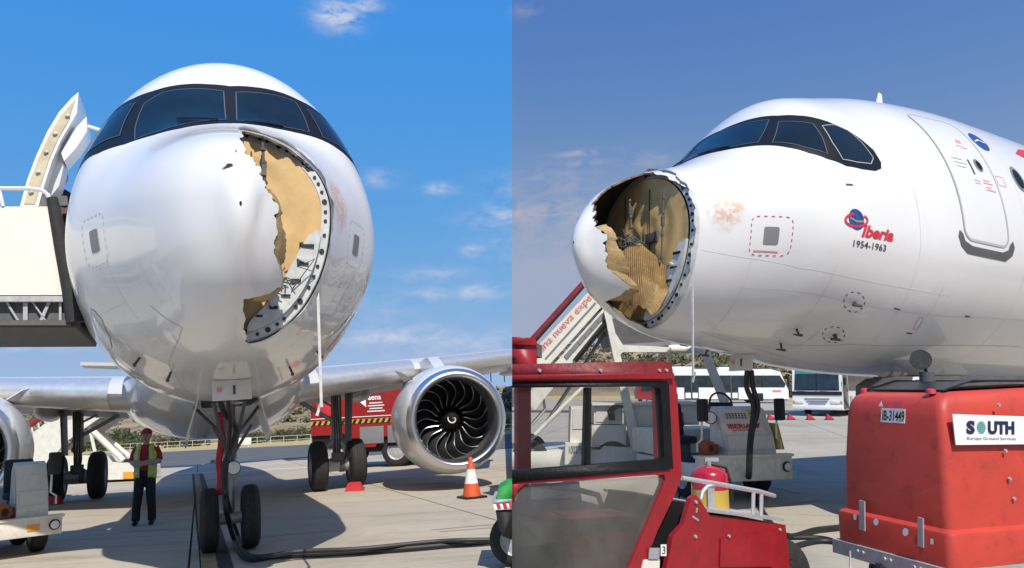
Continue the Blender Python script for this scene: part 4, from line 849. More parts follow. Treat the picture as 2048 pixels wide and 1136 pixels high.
# tail surfaces
TL.part('fin', MB().prism([Vector((27.5, -.12, 5.8))*1.0, Vector((33.5, -.12, 11.6)), Vector((35.5, -.12, 11.6)), Vector((34.2, -.12, 5.7))], (0, .24, 0)), 'decalred'); 
for s in (-1, 1): TL.part('stabiliser', MB().prism([Vector((30.6, s*.5, 4.9)), Vector((33.6, s*5.6, 5.5)), Vector((35.0, s*5.6, 5.5)), Vector((33.9, s*.5, 4.95))], (0, 0, .16)), 'wing')
# open service door on the aircraft's right side
def open_door():
    A = lambda u, v, x: onplane('AL', u, v, (x, 0, 0), (1, 0, 0))
    x0, x1 = 4.25*S_L[0], 5.0*S_L[0]
    outer = [(157, 184), (143, 196), (118, 224), (95, 262), (72, 312), (54, 360), (40, 412)]; inner = [(77, 412), (88, 372), (104, 322), (122, 280), (142, 246), (154, 226)]
    po = [A(u, v, x0) for u, v in outer]; pi_ = [A(u, v, x0) for u, v in inner]
    d = TL.part('service_door', MB().prism(po+pi_, (x1-x0, 0, 0)), 'white', smooth=30, label='open service door swung out beside the cabin')
    inset = [(p*.86+q*.14) for p, q in zip(po, pi_[::-1]+[pi_[0]])]; lin = [A(u, v, x0) for u, v in [(150, 200), (122, 232), (99, 270), (77, 318), (60, 362), (48, 408), (70, 408), (82, 368), (98, 320), (116, 278), (137, 242)]]
    TL.part('door_lining', MB().prism([p+Vector((-.012, 0, 0)) for p in lin], (.011, 0, 0)), 'lining', d)
    for (u, v) in ((135, 232), (110, 268), (92, 305), (76, 345), (62, 385)): TL.part('latch_fitting', MB().box(A(u, v, x0-.02), (.03, .05, .03), Matrix.Rotation(rad(-30), 3, 'X'), bev=.006), 'steel', d)
    fl = [A(u, v, x0+.1) for u, v in [(122, 305), (146, 262), (173, 233), (174, 262), (152, 296), (128, 322)]]; TL.part('slide_cover', MB().prism(fl, (.35, 0, 0)), 'white', d)
    TL.part('hinge_arm', MB().tube([A(172, 252, x0+.3), A(208, 263, x0+.3)], .028, 8).tube([A(205, 262, x0+.3), A(190, 330, x0+.3)], .018, 8), 'white', d)
    dk = [A(u, v, x0+.2) for u, v in [(108, 330), (122, 300), (128, 330), (118, 372), (86, 412), (80, 405)]]; TL.part('door_mechanism', MB().prism(dk, (.3, 0, 0)), 'nacelle', d)
open_door()
# reflective panel outlines on the underside
for px in ([(555, 735), (565, 760), (585, 780)], [(420, 735), (458, 738)], [(300, 610), (365, 655), (430, 680), (455, 685)]):
    h = [(a[0], math.degrees(a[1])) for a in (HL(*q) for q in px) if a]
    if len(h) > 1: TL.part('panel_seam', BL.ribbon(h, .007, .003), 'doorline')
for px in ([(183, 618), (190, 650), (203, 684), (216, 702), (224, 694), (220, 672), (205, 640), (190, 622)], [(712, 622), (700, 640), (680, 668), (658, 694), (654, 700), (662, 702), (690, 676), (708, 648)]):
    h = [(a[0], math.degrees(a[1])) for a in (HL(*q) for q in px) if a]
    if len(h) > 2: TL.part('access_panel', BL.patch(h, .003, .1, 3), 'nacelle'); TL.part('panel_seam', BL.ribbon(h, .010, .005, True), 'doorline')
# ------------------------------------------------------------------ power cables
def cable(F, pts, r, label, ends=8):
    P = [Vector(p) for p in pts]; out = []
    for i in range(len(P)-1):
        p0, p1, p2, p3 = P[max(i-1, 0)], P[i], P[i+1], P[min(i+2, len(P)-1)]
        for k in range(8):
            t = k/8; out.append(.5*((2*p1)+(-p0+p2)*t+(2*p0-5*p1+4*p2-p3)*t*t+(-p0+3*p1-3*p2+p3)*t**3))
    out.append(P[-1]); return single('power_cable', MB().tube(out, r, 8), 'cable', label, 'cable', F)
def AW(u, v, x): return M_AL @ onplane('AL', u, v, (x, 0, 0), (1, 0, 0))
xg = 4.1*S_L[0]
def gz(F, u, v, r): p = gp(F, u, v); p.z = r; return p
cable('L', [AW(438, 792, 2.7), AW(447, 822, xg-.6), AW(472, 856, xg), AW(462, 895, xg), AW(448, 935, xg), AW(449, 985, xg), AW(452, 1020, xg-.1), gz('L', 468, 1085, .05), gz('L', 492, 1123, .04), gz('L', 560, 1119, .04), gz('L', 700, 1112, .04), gz('L', 820, 1104, .04), gz('L', 930, 1094, .04), gz('L', 1060, 1083, .04)], .032, 'thick black power cable hanging from the nose and running across the apron')
cable('L', [AW(455, 792, 2.7), AW(461, 840, xg-.4), AW(457, 900, xg), AW(452, 950, xg), AW(455, 1000, xg), gz('L', 476, 1078, .05), gz('L', 500, 1130, .10), gz('L', 600, 1121, .10), gz('L', 720, 1114, .09), gz('L', 860, 1100, .09), gz('L', 940, 1096, .09), gz('L', 1060, 1086, .04)], .026, 'thinner black power cable lying on the thick one across the apron')
AR_ = lambda u, v, x: R2AR.inverted() @ onplane('AR', u, v, (x, 0, 0), (1, 0, 0))
YC = 11.2
def RP(u, v, Y): return pp('R', u, v, Y)
for k, (du, lab) in enumerate(((0, 'black power cable dropping from the nose panel in front of the tow tractor'), (-9, 'second black power cable hanging beside the first from the nose panel'))):
    cable('R', [RP(1503+du, 742, 10.2), RP(1506+du*1.4, 775, 10.3), RP(1516+du, 815, 10.4), RP(1504+du*.4, 870, 10.4), RP(1500+du*.3, 930, 10.4), gz('R', 1503+du*.3, 985, .05), gz('R', 1560, 1072, .04), gz('R', 1640, 1066, .04), gz('R', 1760, 1052, .04)], .035, lab)
cable('R', [gz('R', 1585, 1100, .035), gz('R', 1640, 1088, .035), gz('R', 1700, 1094, .035), gz('R', 1780, 1108, .035), gz('R', 1830, 1100, .035)], .028, 'black cable on the ground running under the red power unit')
cable('R', [gz('R', 1585, 1080, .03), gz('R', 1650, 1082, .03), gz('R', 1720, 1104, .03), gz('R', 1800, 1112, .03)], .024, 'thin black cable beside the red power unit on the ground')
# ------------------------------------------------------------------ ground vehicles and equipment
def road_wheel(T, parent, c, R, W, axis=(0, 1, 0)): return wheel(T, parent, c, R, W, axis)
def tow_tractor(F, base, rz, label, lettered, cx0=-.22, cw=.86, hx=-.58, bh=.36, bt=.66, rx=.12):
    T = Thing('tow_tractor', label, 'tractor', base, F, rz, local=True)
    ch = T.part('chassis', MB().box((0, 1.1, .44), (1.5, 2.1, .22), bev=.03), 'gse')
    bu = T.part('bumper', MB().box((0, 0, bt-bh/2), (1.62, .12, bh), bev=.02).box((0, -.005, bt+.01), (1.66, .16, .04), bev=.01), 'gse', ch)
    T.part('reflector', MB().box((rx, -.066, bt-bh*.5), (.16, .014, .09)), 'amber' if not lettered else 'gse', bu)
    for x in (-.68, .70): zl = bt-bh*.45; hl = T.part('headlight', MB().lathe([(0, .075), (.03, .08), (.05, .06)], (x, -.045, zl), (0, -1, 0), 16), 'black', bu); T.part('lens', MB().lathe([(.05, .06), (.06, .03)], (x, -.05, zl), (0, -1, 0), 14), 'lens', hl)
    # console: side profile in y,z swept across x
    prof = [(.08, .54), (.10, .74), (.16, .98), (.38, 1.36), (.52, 1.40), (.58, 1.30), (.58, .54)]
    co = T.part('console', MB().prism([Vector((cx0, y, z)) for y, z in prof], (cw, 0, 0)), 'gse', smooth=20)
    fw = MB().prism([Vector((cx0+.02, .10-.012, .76)), Vector((cx0+cw-.02, .10-.012, .76)), Vector((cx0+cw-.02, .155-.012, .965)), Vector((cx0+.02, .155-.012, .965))], (0, -.01, 0)); T.part('front_panel', fw, 'panelbeige', co)
    T.part('side_panel', MB().prism([Vector((cx0-.005, y, z)) for y, z in ((.2, .78), (.24, .98), (.42, 1.30), (.52, 1.30), (.52, .78))], (-.012, 0, 0)), 'cream', co)
    sl = (Vector((0, .38-.16, 1.36-.98))).normalized(); nrm = Vector((0, -sl.z, sl.y))
    if lettered:
        o = Vector((-.12, .16, .98))+sl*.10+nrm*.006; T.part('company_lettering', text_plane('IBERIA', o, (1, 0, 0), sl, .11, .42, bold=.004), 'decalred', co, smooth=0)
        T.part('company_mark', MB().add([o+Vector((.46, 0, 0)), o+Vector((.54, 0, 0))+sl*.0, o+Vector((.60, 0, 0))+sl*.10, o+Vector((.52, 0, 0))+sl*.06], [(0, 1, 2, 3)]), 'decalred', co)
        T.part('lettering_line', MB().add([o+Vector((.06, 0, 0))-sl*.045, o+Vector((.4, 0, 0))-sl*.045, o+Vector((.4, 0, 0))-sl*.02, o+Vector((.06, 0, 0))-sl*.02], [(0, 1, 2, 3)]), 'decalpink', co)
        g0 = o+sl*.17; m = MB()
        for r in range(3):
            for k in range(7): q = g0+Vector((.03+.055*k, 0, 0))+sl*(.035*r); m.add([q, q+Vector((.035, 0, 0)), q+Vector((.035, 0, 0))+sl*.022, q+sl*.022], [(0, 1, 2, 3)])
        T.part('placard_line', m, 'decaldark', co)
        q = o+Vector((.44, 0, 0))+sl*.15; T.part('permit_sticker', MB().add([q, q+Vector((.18, 0, 0)), q+Vector((.18, 0, 0))+sl*.17, q+sl*.17], [(0, 1, 2, 3)]), 'lime', co); T.part('sticker_letter', text_plane('R', q+Vector((.03, 0, 0))+sl*.03+nrm*.004, (1, 0, 0), sl, .13), 'decalnavy', co, smooth=0)
        T.part('wedge_block', MB().prism([Vector((.66, .1, .74)), Vector((.80, .1, .74)), Vector((.70, .1, 1.14))], (0, .25, 0)), 'yellow', ch)
    if lettered: sw = MB(); sw.tube([Vector((.05+.2*math.cos(a), .66+.06*math.sin(a), 1.44+.17*math.sin(a))) for a in np.linspace(0, 6.283, 25)], .016, 8); sw.tube([(.05, .55, 1.30), (.05, .66, 1.44)], .03, 8); sw.box((.05, .66, 1.44), (.36, .03, .03)); T.part('steering_wheel', sw, 'black')
    for x in (-.52, .45):
        s_ = T.part('seat', MB().box((x, 1.05, .86), (.44, .46, .12), bev=.04), 'seat'); T.part('backrest', MB().box((x, 1.30, 1.16), (.42, .12, .56), Matrix.Rotation(rad(-10), 3, 'X'), bev=.05), 'seat', s_); T.part('seat_base', MB().box((x, 1.1, .69), (.3, .34, .22)), 'geardark', s_)
    for s in (-1, 1):
        x = .80*s; mm = T.part('mirror', MB().box((x-.12*s, .02, 1.36), (.18, .06, .34), bev=.04), 'black'); T.part('mirror_arm', MB().tube([(x-.06*s, .1, .74), (x-.06*s, .1, .86), (x-.14*s, .1, .92), (x-.14*s, .06, 1.5)], .016, 8), 'gse', mm)
    lm = T.part('work_lamp', MB().lathe([(0, .05), (.06, .09), (.14, .1)], (-.34, .42, 1.22), (-.3, -1, .1), 16), 'black'); T.part('lens', MB().lathe([(.141, .085), (.15, .05)], (-.34, .42, 1.22), (-.3, -1, .1), 14), 'lens', lm)
    for x in (-.62, .62):
        for y in (.62, 1.95): road_wheel(T, None, (x, y, .32), .32, .22, (1, 0, 0))
    T.part('rear_body', MB().box((0, 1.95, .78), (1.45, .8, .42), bev=.03), 'gse')
    hc = T.part('tow_coupling', MB().lathe([(0, .05), (.02, .13), (.16, .13), (.18, .05)], (hx, .22, bt+.13), (.25, -1, 0), 6).box((hx+.16, .32, bt+.10), (.26, .2, .16), bev=.03), 'rust'); T.part('coupling_hole', MB().lathe([(0, .055), (.01, .05)], (hx+.045, .22-.185, bt+.13), (.25, -1, 0), 12), 'black', hc)
    return T
bR = gp('R', 1492, 1003); tow_tractor('R', (bR.x, bR.y, 0), rad(17), 'white tow tractor with red lettering on its console and black mirrors', True)
bL = gp('L', -6, 1124); TTL = tow_tractor('L', (bL.x, bL.y, 0), rad(44), 'white tow tractor with amber reflector and traffic cone on its deck', False, .22, .42, .02, .26, .56, .42); TTL.o.scale = (.88, .88, .88)
def cone(F, base, h, label, deck=False):
    T = Thing('traffic_cone', label, 'cone', base, F, local=True, group='traffic cones'); k = h/.75
    T.part('base', MB().box((0, 0, .02*k), (.44*k, .44*k, .04*k), Matrix.Rotation(.5, 3, 'Z'), bev=.01), 'black'); R = lambda z: (.175-.14*z/.71)*k
    T.part('body', MB().lathe([(.04*k, R(0)), (.27*k, R(.23))], (0, 0, 0), (0, 0, 1), 20, cap=False).lathe([(.53*k, R(.49)), (.75*k, R(.71)), (.755*k, .01)], (0, 0, 0), (0, 0, 1), 20, cap=False), 'orange'); T.part('reflective_band', MB().lathe([(.27*k, R(.23)), (.53*k, R(.49))], (0, 0, 0), (0, 0, 1), 20, cap=False), 'conewhite')
b_ = gp('L', 944, 996); cone('L', (b_.x, b_.y, 0), .78, 'orange and white traffic cone standing under the engine')
b_ = bL+Matrix.Rotation(rad(44), 3, 'Z') @ Vector((-.16, .20, 0)); cone('L', (b_.x, b_.y, .49), .55, 'orange traffic cone standing on the deck of the tow tractor')
for (u, v, lab) in ((716, 979, 'small red wheel chock beside the main wheel near the fire engine'), (123, 1006, 'small red wheel chock behind the white tow tractor mirror')):
    p = gp('L', u, v); single('wheel_chock', MB().prism([(p.x-.22, p.y-.5, 0), (p.x+.22, p.y-.5, 0), (p.x+.12, p.y-.5, .2), (p.x-.12, p.y-.5, .2)], (0, .25, 0)), 'decalred', lab, 'chock', 'L')
for k, u in enumerate((1543, 1583, 1622, 1660)):
    p = gp('R', u, 840); T = Thing('marker_flag', 'small red marker wedge on the apron before the second bus', 'marker', p, 'R', local=True, group='red markers on the apron'); T.part('wedge', MB().prism([(-.16, 0, 0), (.16, 0, 0), (.2, 0, .06), (-.1, 0, .30)], (0, .2, 0)), 'decalred'); T.part('foot', MB().box((0, .1, .02), (.4, .3, .03)), 'black')
# fire engine
def fire_engine():
    p = gp('L', 728, 936); x0 = pp('L', 622, 900, p.y).x; T = Thing('fire_engine', 'red airport fire engine with hazard stripe and roof rack behind the wing', 'fire engine', (x0, p.y, 0), 'L', rad(-6), local=True); L = 5.5
    bd = T.part('body', MB().prism([(0, 0, 1.25), (0, 0, 2.55), (.12, 0, 2.85), (L, 0, 2.95), (L, 0, .75), (3.9, 0, .75), (3.75, 0, 1.1), (2.6, 0, 1.1), (2.45, 0, .75), (1.55, 0, .75), (1.4, 0, 1.25)], (0, 2.6, 0)), 'red', smooth=20)
    T.part('wheel_arch', MB().box((1.0, .9, 1.02), (2.0, 1.6, .5)), 'black', bd); T.part('wheel_arch', MB().box((3.2, .9, .95), (1.3, 1.6, .4)), 'black', bd)
    T.part('hazard_stripe', MB().box((L/2, -.012, 1.70), (L, .012, .15)), 'yellow', bd)
    hs = MB()
    for k in range(int(L/.22)): x = .05+.22*k; hs.prism([(x, -.02, 1.63), (x+.11, -.02, 1.63), (x+.18, -.02, 1.77), (x+.07, -.02, 1.77)], (0, -.006, 0))
    T.part('stripe_bars', hs, 'black', bd); T.part('trim_line', MB().box((L/2, -.014, 1.86), (L, .012, .03)), 'conewhite', bd)
    for x in (1.9, 2.95, 4.6): T.part('locker', MB().box((x+.42, -.014, 1.18), (.9, .02, .62), bev=.01), 'plate', bd)
    T.part('locker', MB().box((.5, -.014, 2.2), (.55, .02, .5), bev=.01), 'decalred', bd)
    m = MB().prism([(1.86, -.016, 2.42), (2.13, -.016, 2.2), (2.11, -.016, 2.66)], (0, -.006, 0)); T.part('company_mark', m, 'decallight', bd)
    T.part('company_lettering', text_plane('aena', (2.2, -.018, 2.46), (1, 0, 0), (0, 0, 1), .28, .5, bold=.006), 'decallight', bd, smooth=0)
    for k in range(4): T.part('lettering_line', MB().box((2.5, -.014, 2.34-.1*k), ((.5, .62, .5, .66)[k], .01, .045)), 'conewhite', bd)
    rk = MB()
    for z in (3.05, 3.3): rk.tube([(.2, .2, z), (L-.3, .2, z+.08)], .025, 6)
    for k in range(16): rk.tube([(.3+.5*k, .2, 2.85), (.3+.5*k, .2, 3.33+.008*k)], .02, 6)
    T.part('roof_rack', rk, 'black', bd)
    rl = MB().tube([(.3, .5, 3.2), (L-.4, .5, 3.26)], .06, 8).tube([(1, .7, 3.05), (5, .7, 3.3)], .04, 8).box((.8, 1.0, 3.0), (.7, .6, .25), bev=.03).box((3.4, 1.0, 3.08), (1.1, .7, .3), bev=.03); T.part('roof_gear', rl, 'geardark', bd)
    for x in (.9, 3.2, 4.8):
        for y in (.3, 2.3): road_wheel(T, None, (x, y, .58), .58, .42, (0, 1, 0))
    T.part('chassis', MB().box((L/2, 1.3, .7), (L-.6, 1.2, .3)), 'black'); T.part('cab_window', MB().box((L+.004, 1.3, 2.2), (.02, 2.2, .8)), 'busglass', bd)
fire_engine()
# passenger stairs on the left apron
def stairs_left():
    Y = 27.5; q = lambda u, v, dy=0: pp('L', u, v, Y+dy); base = q(200, 971); base.z = 0
    T = Thing('passenger_stairs', 'white mobile stairs with red handrail behind the main wheels', 'airstairs', base, 'L'); dp = Vector((0, 1.7, 0))
    sd = T.part('side_panel', MB().prism([q(40, 884), q(118, 826), q(196, 812), q(216, 824), q(178, 850), q(128, 886), q(96, 930), q(60, 930)], (0, .08, 0)), 'gse', smooth=20); T.part('side_panel', MB().prism([q(44, 884)+dp, q(118, 826)+dp, q(196, 812)+dp, q(216, 824)+dp, q(178, 850)+dp, q(128, 886)+dp], (0, .08, 0)), 'gse', smooth=20)
    T.part('handrail', MB().tube([q(20, 880), q(55, 854), q(118, 811), q(168, 806)], .10, 8), 'red'); T.part('handrail', MB().tube([q(20, 880)+dp, q(55, 854)+dp, q(118, 811)+dp], .08, 8), 'red')
    for k in range(7): f = k/6; T.part('baluster', MB().tube([q(40+76*f, 884-56*f), q(36+80*f, 866-54*f)], .03, 6), 'gse')
    for k in range(12): f = k/11; a = q(52+72*f, 900-62*f); T.part('step', MB().box(a+Vector((0, .9, 0)), (.5, 1.6, .05)), 'galv', smooth=0)
    T.part('platform', MB().prism([q(118, 832), q(210, 826), q(214, 834), q(122, 842)], (0, 1.7, 0)), 'plate'); T.part('support_leg', MB().tube([q(186, 862, .2), q(247, 921, .2)], .11, 8), 'gse'); T.part('support_leg', MB().tube([q(206, 868, 1.2), q(262, 915, 1.2)], .08, 8), 'gse'); T.part('support_leg', MB().tube([q(178, 850, .2), q(190, 905, .2)], .06, 8), 'gse')
    T.part('lift_ram', MB().tube([q(100, 935, .6), q(170, 858, .6)], .07, 8), 'steel')
    ch = T.part('chassis', MB().prism([q(130, 912), q(206, 912), q(214, 925), q(248, 926), q(268, 935), q(270, 958), q(130, 962)], (0, 2.0, 0)), 'gse', smooth=20)
    T.part('bumper', MB().prism([q(246, 944, -.05), q(272, 944, -.05), q(272, 957, -.05), q(246, 957, -.05)], (0, .05, 0)), 'amber', ch)
    for u in (220, 150):
        for dy in (.12, 1.9): c = q(u, 955, dy); c.z = .33; road_wheel(T, None, c, .33, .22)
    T.part('seat', MB().prism([q(247, 918, .3), q(262, 918, .3), q(262, 930, .3), q(247, 930, .3)], (0, .6, 0)), 'seat')
stairs_left()
# raised catering platform beside the open door
def catering():
    A = lambda u, v, x: onplane('AL', u, v, (x*S_L[0], 0, 0), (1, 0, 0))
    T = Thing('catering_lift', 'raised cream lift body with platform and black bumper beside the open door', 'lift truck', A(60, 660, 4.0), 'AL'); X = 3.75
    bx = T.part('body', MB().prism([A(-900, 413, X), A(103, 413, X), A(133, 590, X), A(-900, 590, X)], (1.6, 0, 0)), 'cream', smooth=20)
    T.part('platform_frame', MB().prism([A(-900, 592, X+.1), A(130, 592, X+.1), A(152, 640, X+.1), A(150, 655, X+.1), A(-900, 652, X+.1)], (1.9, 0, 0)), 'geardark', bx)
    for u, w_, e in ((-50, 6, 0), (8, 5, 26), (46, 9, 0), (60, 4, 30), (96, 7, -18), (118, 5, 0)): T.part('cross_beam', MB().prism([A(u, 600, X+.04), A(u+w_, 600, X+.04), A(u+w_+e, 642, X+.04), A(u+e, 642, X+.04)], (.1, 0, 0)), 'rim', bx)
    T.part('edge_beam', MB().prism([A(-900, 592, X-.01), A(128, 592, X-.01), A(130, 603, X-.01), A(-900, 603, X-.01)], (.1, 0, 0)), 'rim', bx); T.part('edge_beam', MB().prism([A(-900, 640, X-.01), A(140, 640, X-.01), A(141, 650, X-.01), A(-900, 650, X-.01)], (.1, 0, 0)), 'geardark', bx)
    T.part('bumper_roll', MB().tube([A(104, 396, X), A(113, 440, X), A(122, 490, X), A(132, 540, X), A(140, 580, X), A(147, 615, X), A(152, 645, X)], [.06, .07, .075, .08, .085, .10, .10], 12), 'rubber', bx)
    T.part('handrail', MB().tube([A(-880, 377, X), A(60, 377, X), A(84, 380, X), A(96, 390, X), A(102, 414, X)], .026, 8).tube([A(-2, 377, X), A(6, 413, X)], .02, 8).tube([A(-160, 377, X), A(-158, 413, X)], .02, 8), 'white', bx)
    T.part('gate', MB().prism([A(84, 388, X+.5), A(134, 392, X+.5), A(136, 410, X+.5), A(90, 412, X+.5)], (.04, 0, 0)), 'geardark', bx)
    for s in (0, 1): a = A(-720, 655, X+.3+1.2*s); T.part('scissor_arm', MB().tube([a, Vector((a.x, a.y-.6, .9))], .08, 8).tube([A(-600, 655, X+.3+1.2*s), Vector((a.x, a.y+.9, .9))], .08, 8), 'gse')
    a = A(-720, 655, X+.9); T.part('truck_chassis', MB().box((a.x, a.y+.3, .75), (2.0, 5.0, .35), bev=.03), 'gse')
    for dy in (-1.2, 1.9):
        for dx in (-.85, .85): road_wheel(T, None, (a.x+dx, a.y+dy, .42), .42, .26, (1, 0, 0))
    return A, X
CA, CXX = catering()
# loader at the edge of the left apron
def loader():
    Y = 7.6; q = lambda u, v, dy=0: pp('L', u, v, Y+dy); b0 = q(1010, 1085); b0.z = 0
    T = Thing('belt_loader', 'dark belt loader end with red and white stripes and green cover', 'loader', b0, 'L')
    bd = T.part('body', MB().prism([q(990, 1012), q(1060, 1008), q(1060, 1094), q(1004, 1072), q(996, 1052)], (0, .9, 0)), 'black', smooth=20)
    fr = T.part('stripe_board', MB().prism([q(985, 1003, -.02), q(1060, 1000, -.02), q(1060, 1018, -.02), q(989, 1020, -.02)], (0, .1, 0)), 'decallight', bd)
    for k in range(4): u = 992+13*k; T.part('red_stripe', MB().prism([q(u, 1004.5, -.03), q(u+6, 1004, -.03), q(u+10, 1016, -.03), q(u+4, 1017, -.03)], (0, .008, 0)), 'decalred', fr)
    T.part('green_cover', MB().prism([q(993, 1001), q(996, 978), q(1012, 969), q(1060, 962), q(1060, 1000)], (0, .7, 0)), 'green', bd); T.part('top_edge', MB().prism([q(984, 1000, -.03), q(1060, 997, -.03), q(1060, 1003, -.03), q(984, 1006, -.03)], (0, .9, 0)), 'galv', bd)
    c = q(1030, 1080, .4); c.z = .26; road_wheel(T, None, c, .26, .2)
loader()
# ------------------------------------------------------------------ right apron: buses
def bus_side():
    p = gp('R', 1450, 806); x0 = pp('R', 1300, 800, p.y).x; x1 = pp('R', 1578, 800, p.y).x; L = x1-x0
    T = Thing('apron_bus', 'long white apron bus seen from the side with dark window band', 'bus', (x0, p.y, 0), 'R', local=True); h = 3.15
    bd = T.part('body', MB().prism([(0, 0, .35), (0, 0, h), (L-1.6, 0, h), (L-.7, 0, h-.25), (L-.1, 0, 1.4), (L, 0, 1.2), (L, 0, .35)], (0, 2.9, 0)), 'bus', smooth=20)
    T.part('window_band', MB().prism([(.3, -.02, 1.45), (.3, -.02, 2.55), (L-.75, -.02, 2.55), (L-.25, -.02, 1.75), (L-.35, -.02, 1.45)], (0, .015, 0)), 'busglass', bd)
    for x in np.arange(1.2, L-1.5, 1.55): T.part('pillar', MB().box((x, -.03, 2.0), (.06, .02, 1.1)), 'black', bd)
    for x in (3.9, 7.6): d = T.part('door', MB().box((x, -.03, 1.42), (1.35, .03, 2.1), bev=.01), 'busglass', bd); T.part('door_edge', MB().box((x, -.05, 1.42), (.06, .02, 2.1)), 'geardark', d); T.part('door_panel', MB().box((x-.33, -.05, .70), (.5, .02, .5)), 'bus', d); T.part('door_panel', MB().box((x+.33, -.05, .70), (.5, .02, .5)), 'bus', d)
    for x in (2.0, L-3.0): T.part('wheel_arch', MB().box((x, .2, .55), (1.25, .5, .75), bev=.1), 'black', bd)
    for x in (2.0, L-3.0):
        for y in (.25, 2.65): road_wheel(T, None, (x, y, .48), .48, .3)
    T.part('roof_unit', MB().box((3, 1.45, h+.12), (2.4, 1.6, .24), bev=.05).box((7.5, 1.45, h+.1), (1.6, 1.4, .2), bev=.05), 'bus', bd); T.part('skirt', MB().box((L/2, 1.45, .32), (L-.2, 2.7, .12)), 'plate', bd)
    T.part('company_lettering', MB().box((L-1.1, -.03, 1.12), (.8, .012, .16)), 'decalpink', bd)
bus_side()
def bus_front():
    p = gp('R', 1660, 832); T = Thing('apron_bus', 'white apron bus facing front with teal sun strip and wide grille', 'bus', (pp('R', 1592, 800, p.y).x, p.y+.4, 0), 'R', rad(-36), local=True); W = 2.6; h = 2.95; L = 11
    bd = T.part('body', MB().prism([(0, -.12, .35), (0, -.14, 1.35), (0, .12, h-.1), (0, .4, h), (0, L, h), (0, L, .35)], (W, 0, 0)), 'bus', smooth=20)
    sl = Vector((0, .26, h-.1-1.35)).normalized(); o = Vector((.0, -.155, 1.35)); f = lambda x, s: o+Vector((x, 0, 0))+sl*s
    ws = T.part('windscreen', MB().prism([f(.12, .06), f(W-.12, .06), f(W-.16, 1.36), f(.16, 1.36)], (0, -.012, 0)), 'busglass', bd); T.part('sun_strip', MB().prism([f(.16, .98)+Vector((0, -.014, 0)), f(W-.16, .98)+Vector((0, -.014, 0)), f(W-.18, 1.34)+Vector((0, -.014, 0)), f(.18, 1.34)+Vector((0, -.014, 0))], (0, -.006, 0)), 'teal', ws)
    T.part('divider', MB().prism([f(W/2-.03, .04)+Vector((0, -.016, 0)), f(W/2+.03, .04)+Vector((0, -.016, 0)), f(W/2+.03, 1.4)+Vector((0, -.016, 0)), f(W/2-.03, 1.4)+Vector((0, -.016, 0))], (0, -.01, 0)), 'black', ws)
    T.part('wiper', MB().tube([f(.3, .08)+Vector((0, -.03, 0)), f(1.2, .14)+Vector((0, -.03, 0))], .02, 6).tube([f(1.5, .08)+Vector((0, -.03, 0)), f(2.3, .14)+Vector((0, -.03, 0))], .02, 6), 'black', ws)
    T.part('lower_band', MB().box((W/2, -.145, 1.25), (W+.02, .06, .2), bev=.02), 'black', bd)
    for k in range(3): T.part('grille_bar', MB().box((W/2, -.145, .95-.13*k), (1.3-.2*k, .03, .05)), 'plate', bd)
    for x in (.35, W-.35): hl = T.part('headlight', MB().box((x, -.15, .78), (.45, .05, .16), bev=.03), 'lens', bd); T.part('indicator', MB().box((x+(.3 if x > 1 else -.26), -.14, .78), (.12, .05, .12), bev=.01), 'amber', hl)
    T.part('bumper', MB().box((W/2, -.15, .48), (W+.04, .12, .22), bev=.04), 'bus', bd); T.part('door', MB().box((W+.012, .75, 1.45), (.03, 1.1, 2.1), bev=.01), 'busglass', bd); T.part('window_band', MB().box((W+.012, 5.6, 1.95), (.03, 8.2, 1.1)), 'busglass', bd); T.part('number_lettering', text_plane('01', (W+.02, 1.75, .62), (0, 1, 0), (0, 0, 1), .7, .5), 'decaldark', bd, smooth=0)
    for y in (2.2, 8.2):
        for x in (.2, W-.2): road_wheel(T, None, (x, y, .48), .48, .3, (1, 0, 0))
    for x in (-.18, W+.18): T.part('mirror', MB().box((x, -.15, 1.9), (.14, .1, .4), bev=.04), 'black', bd)
bus_front()
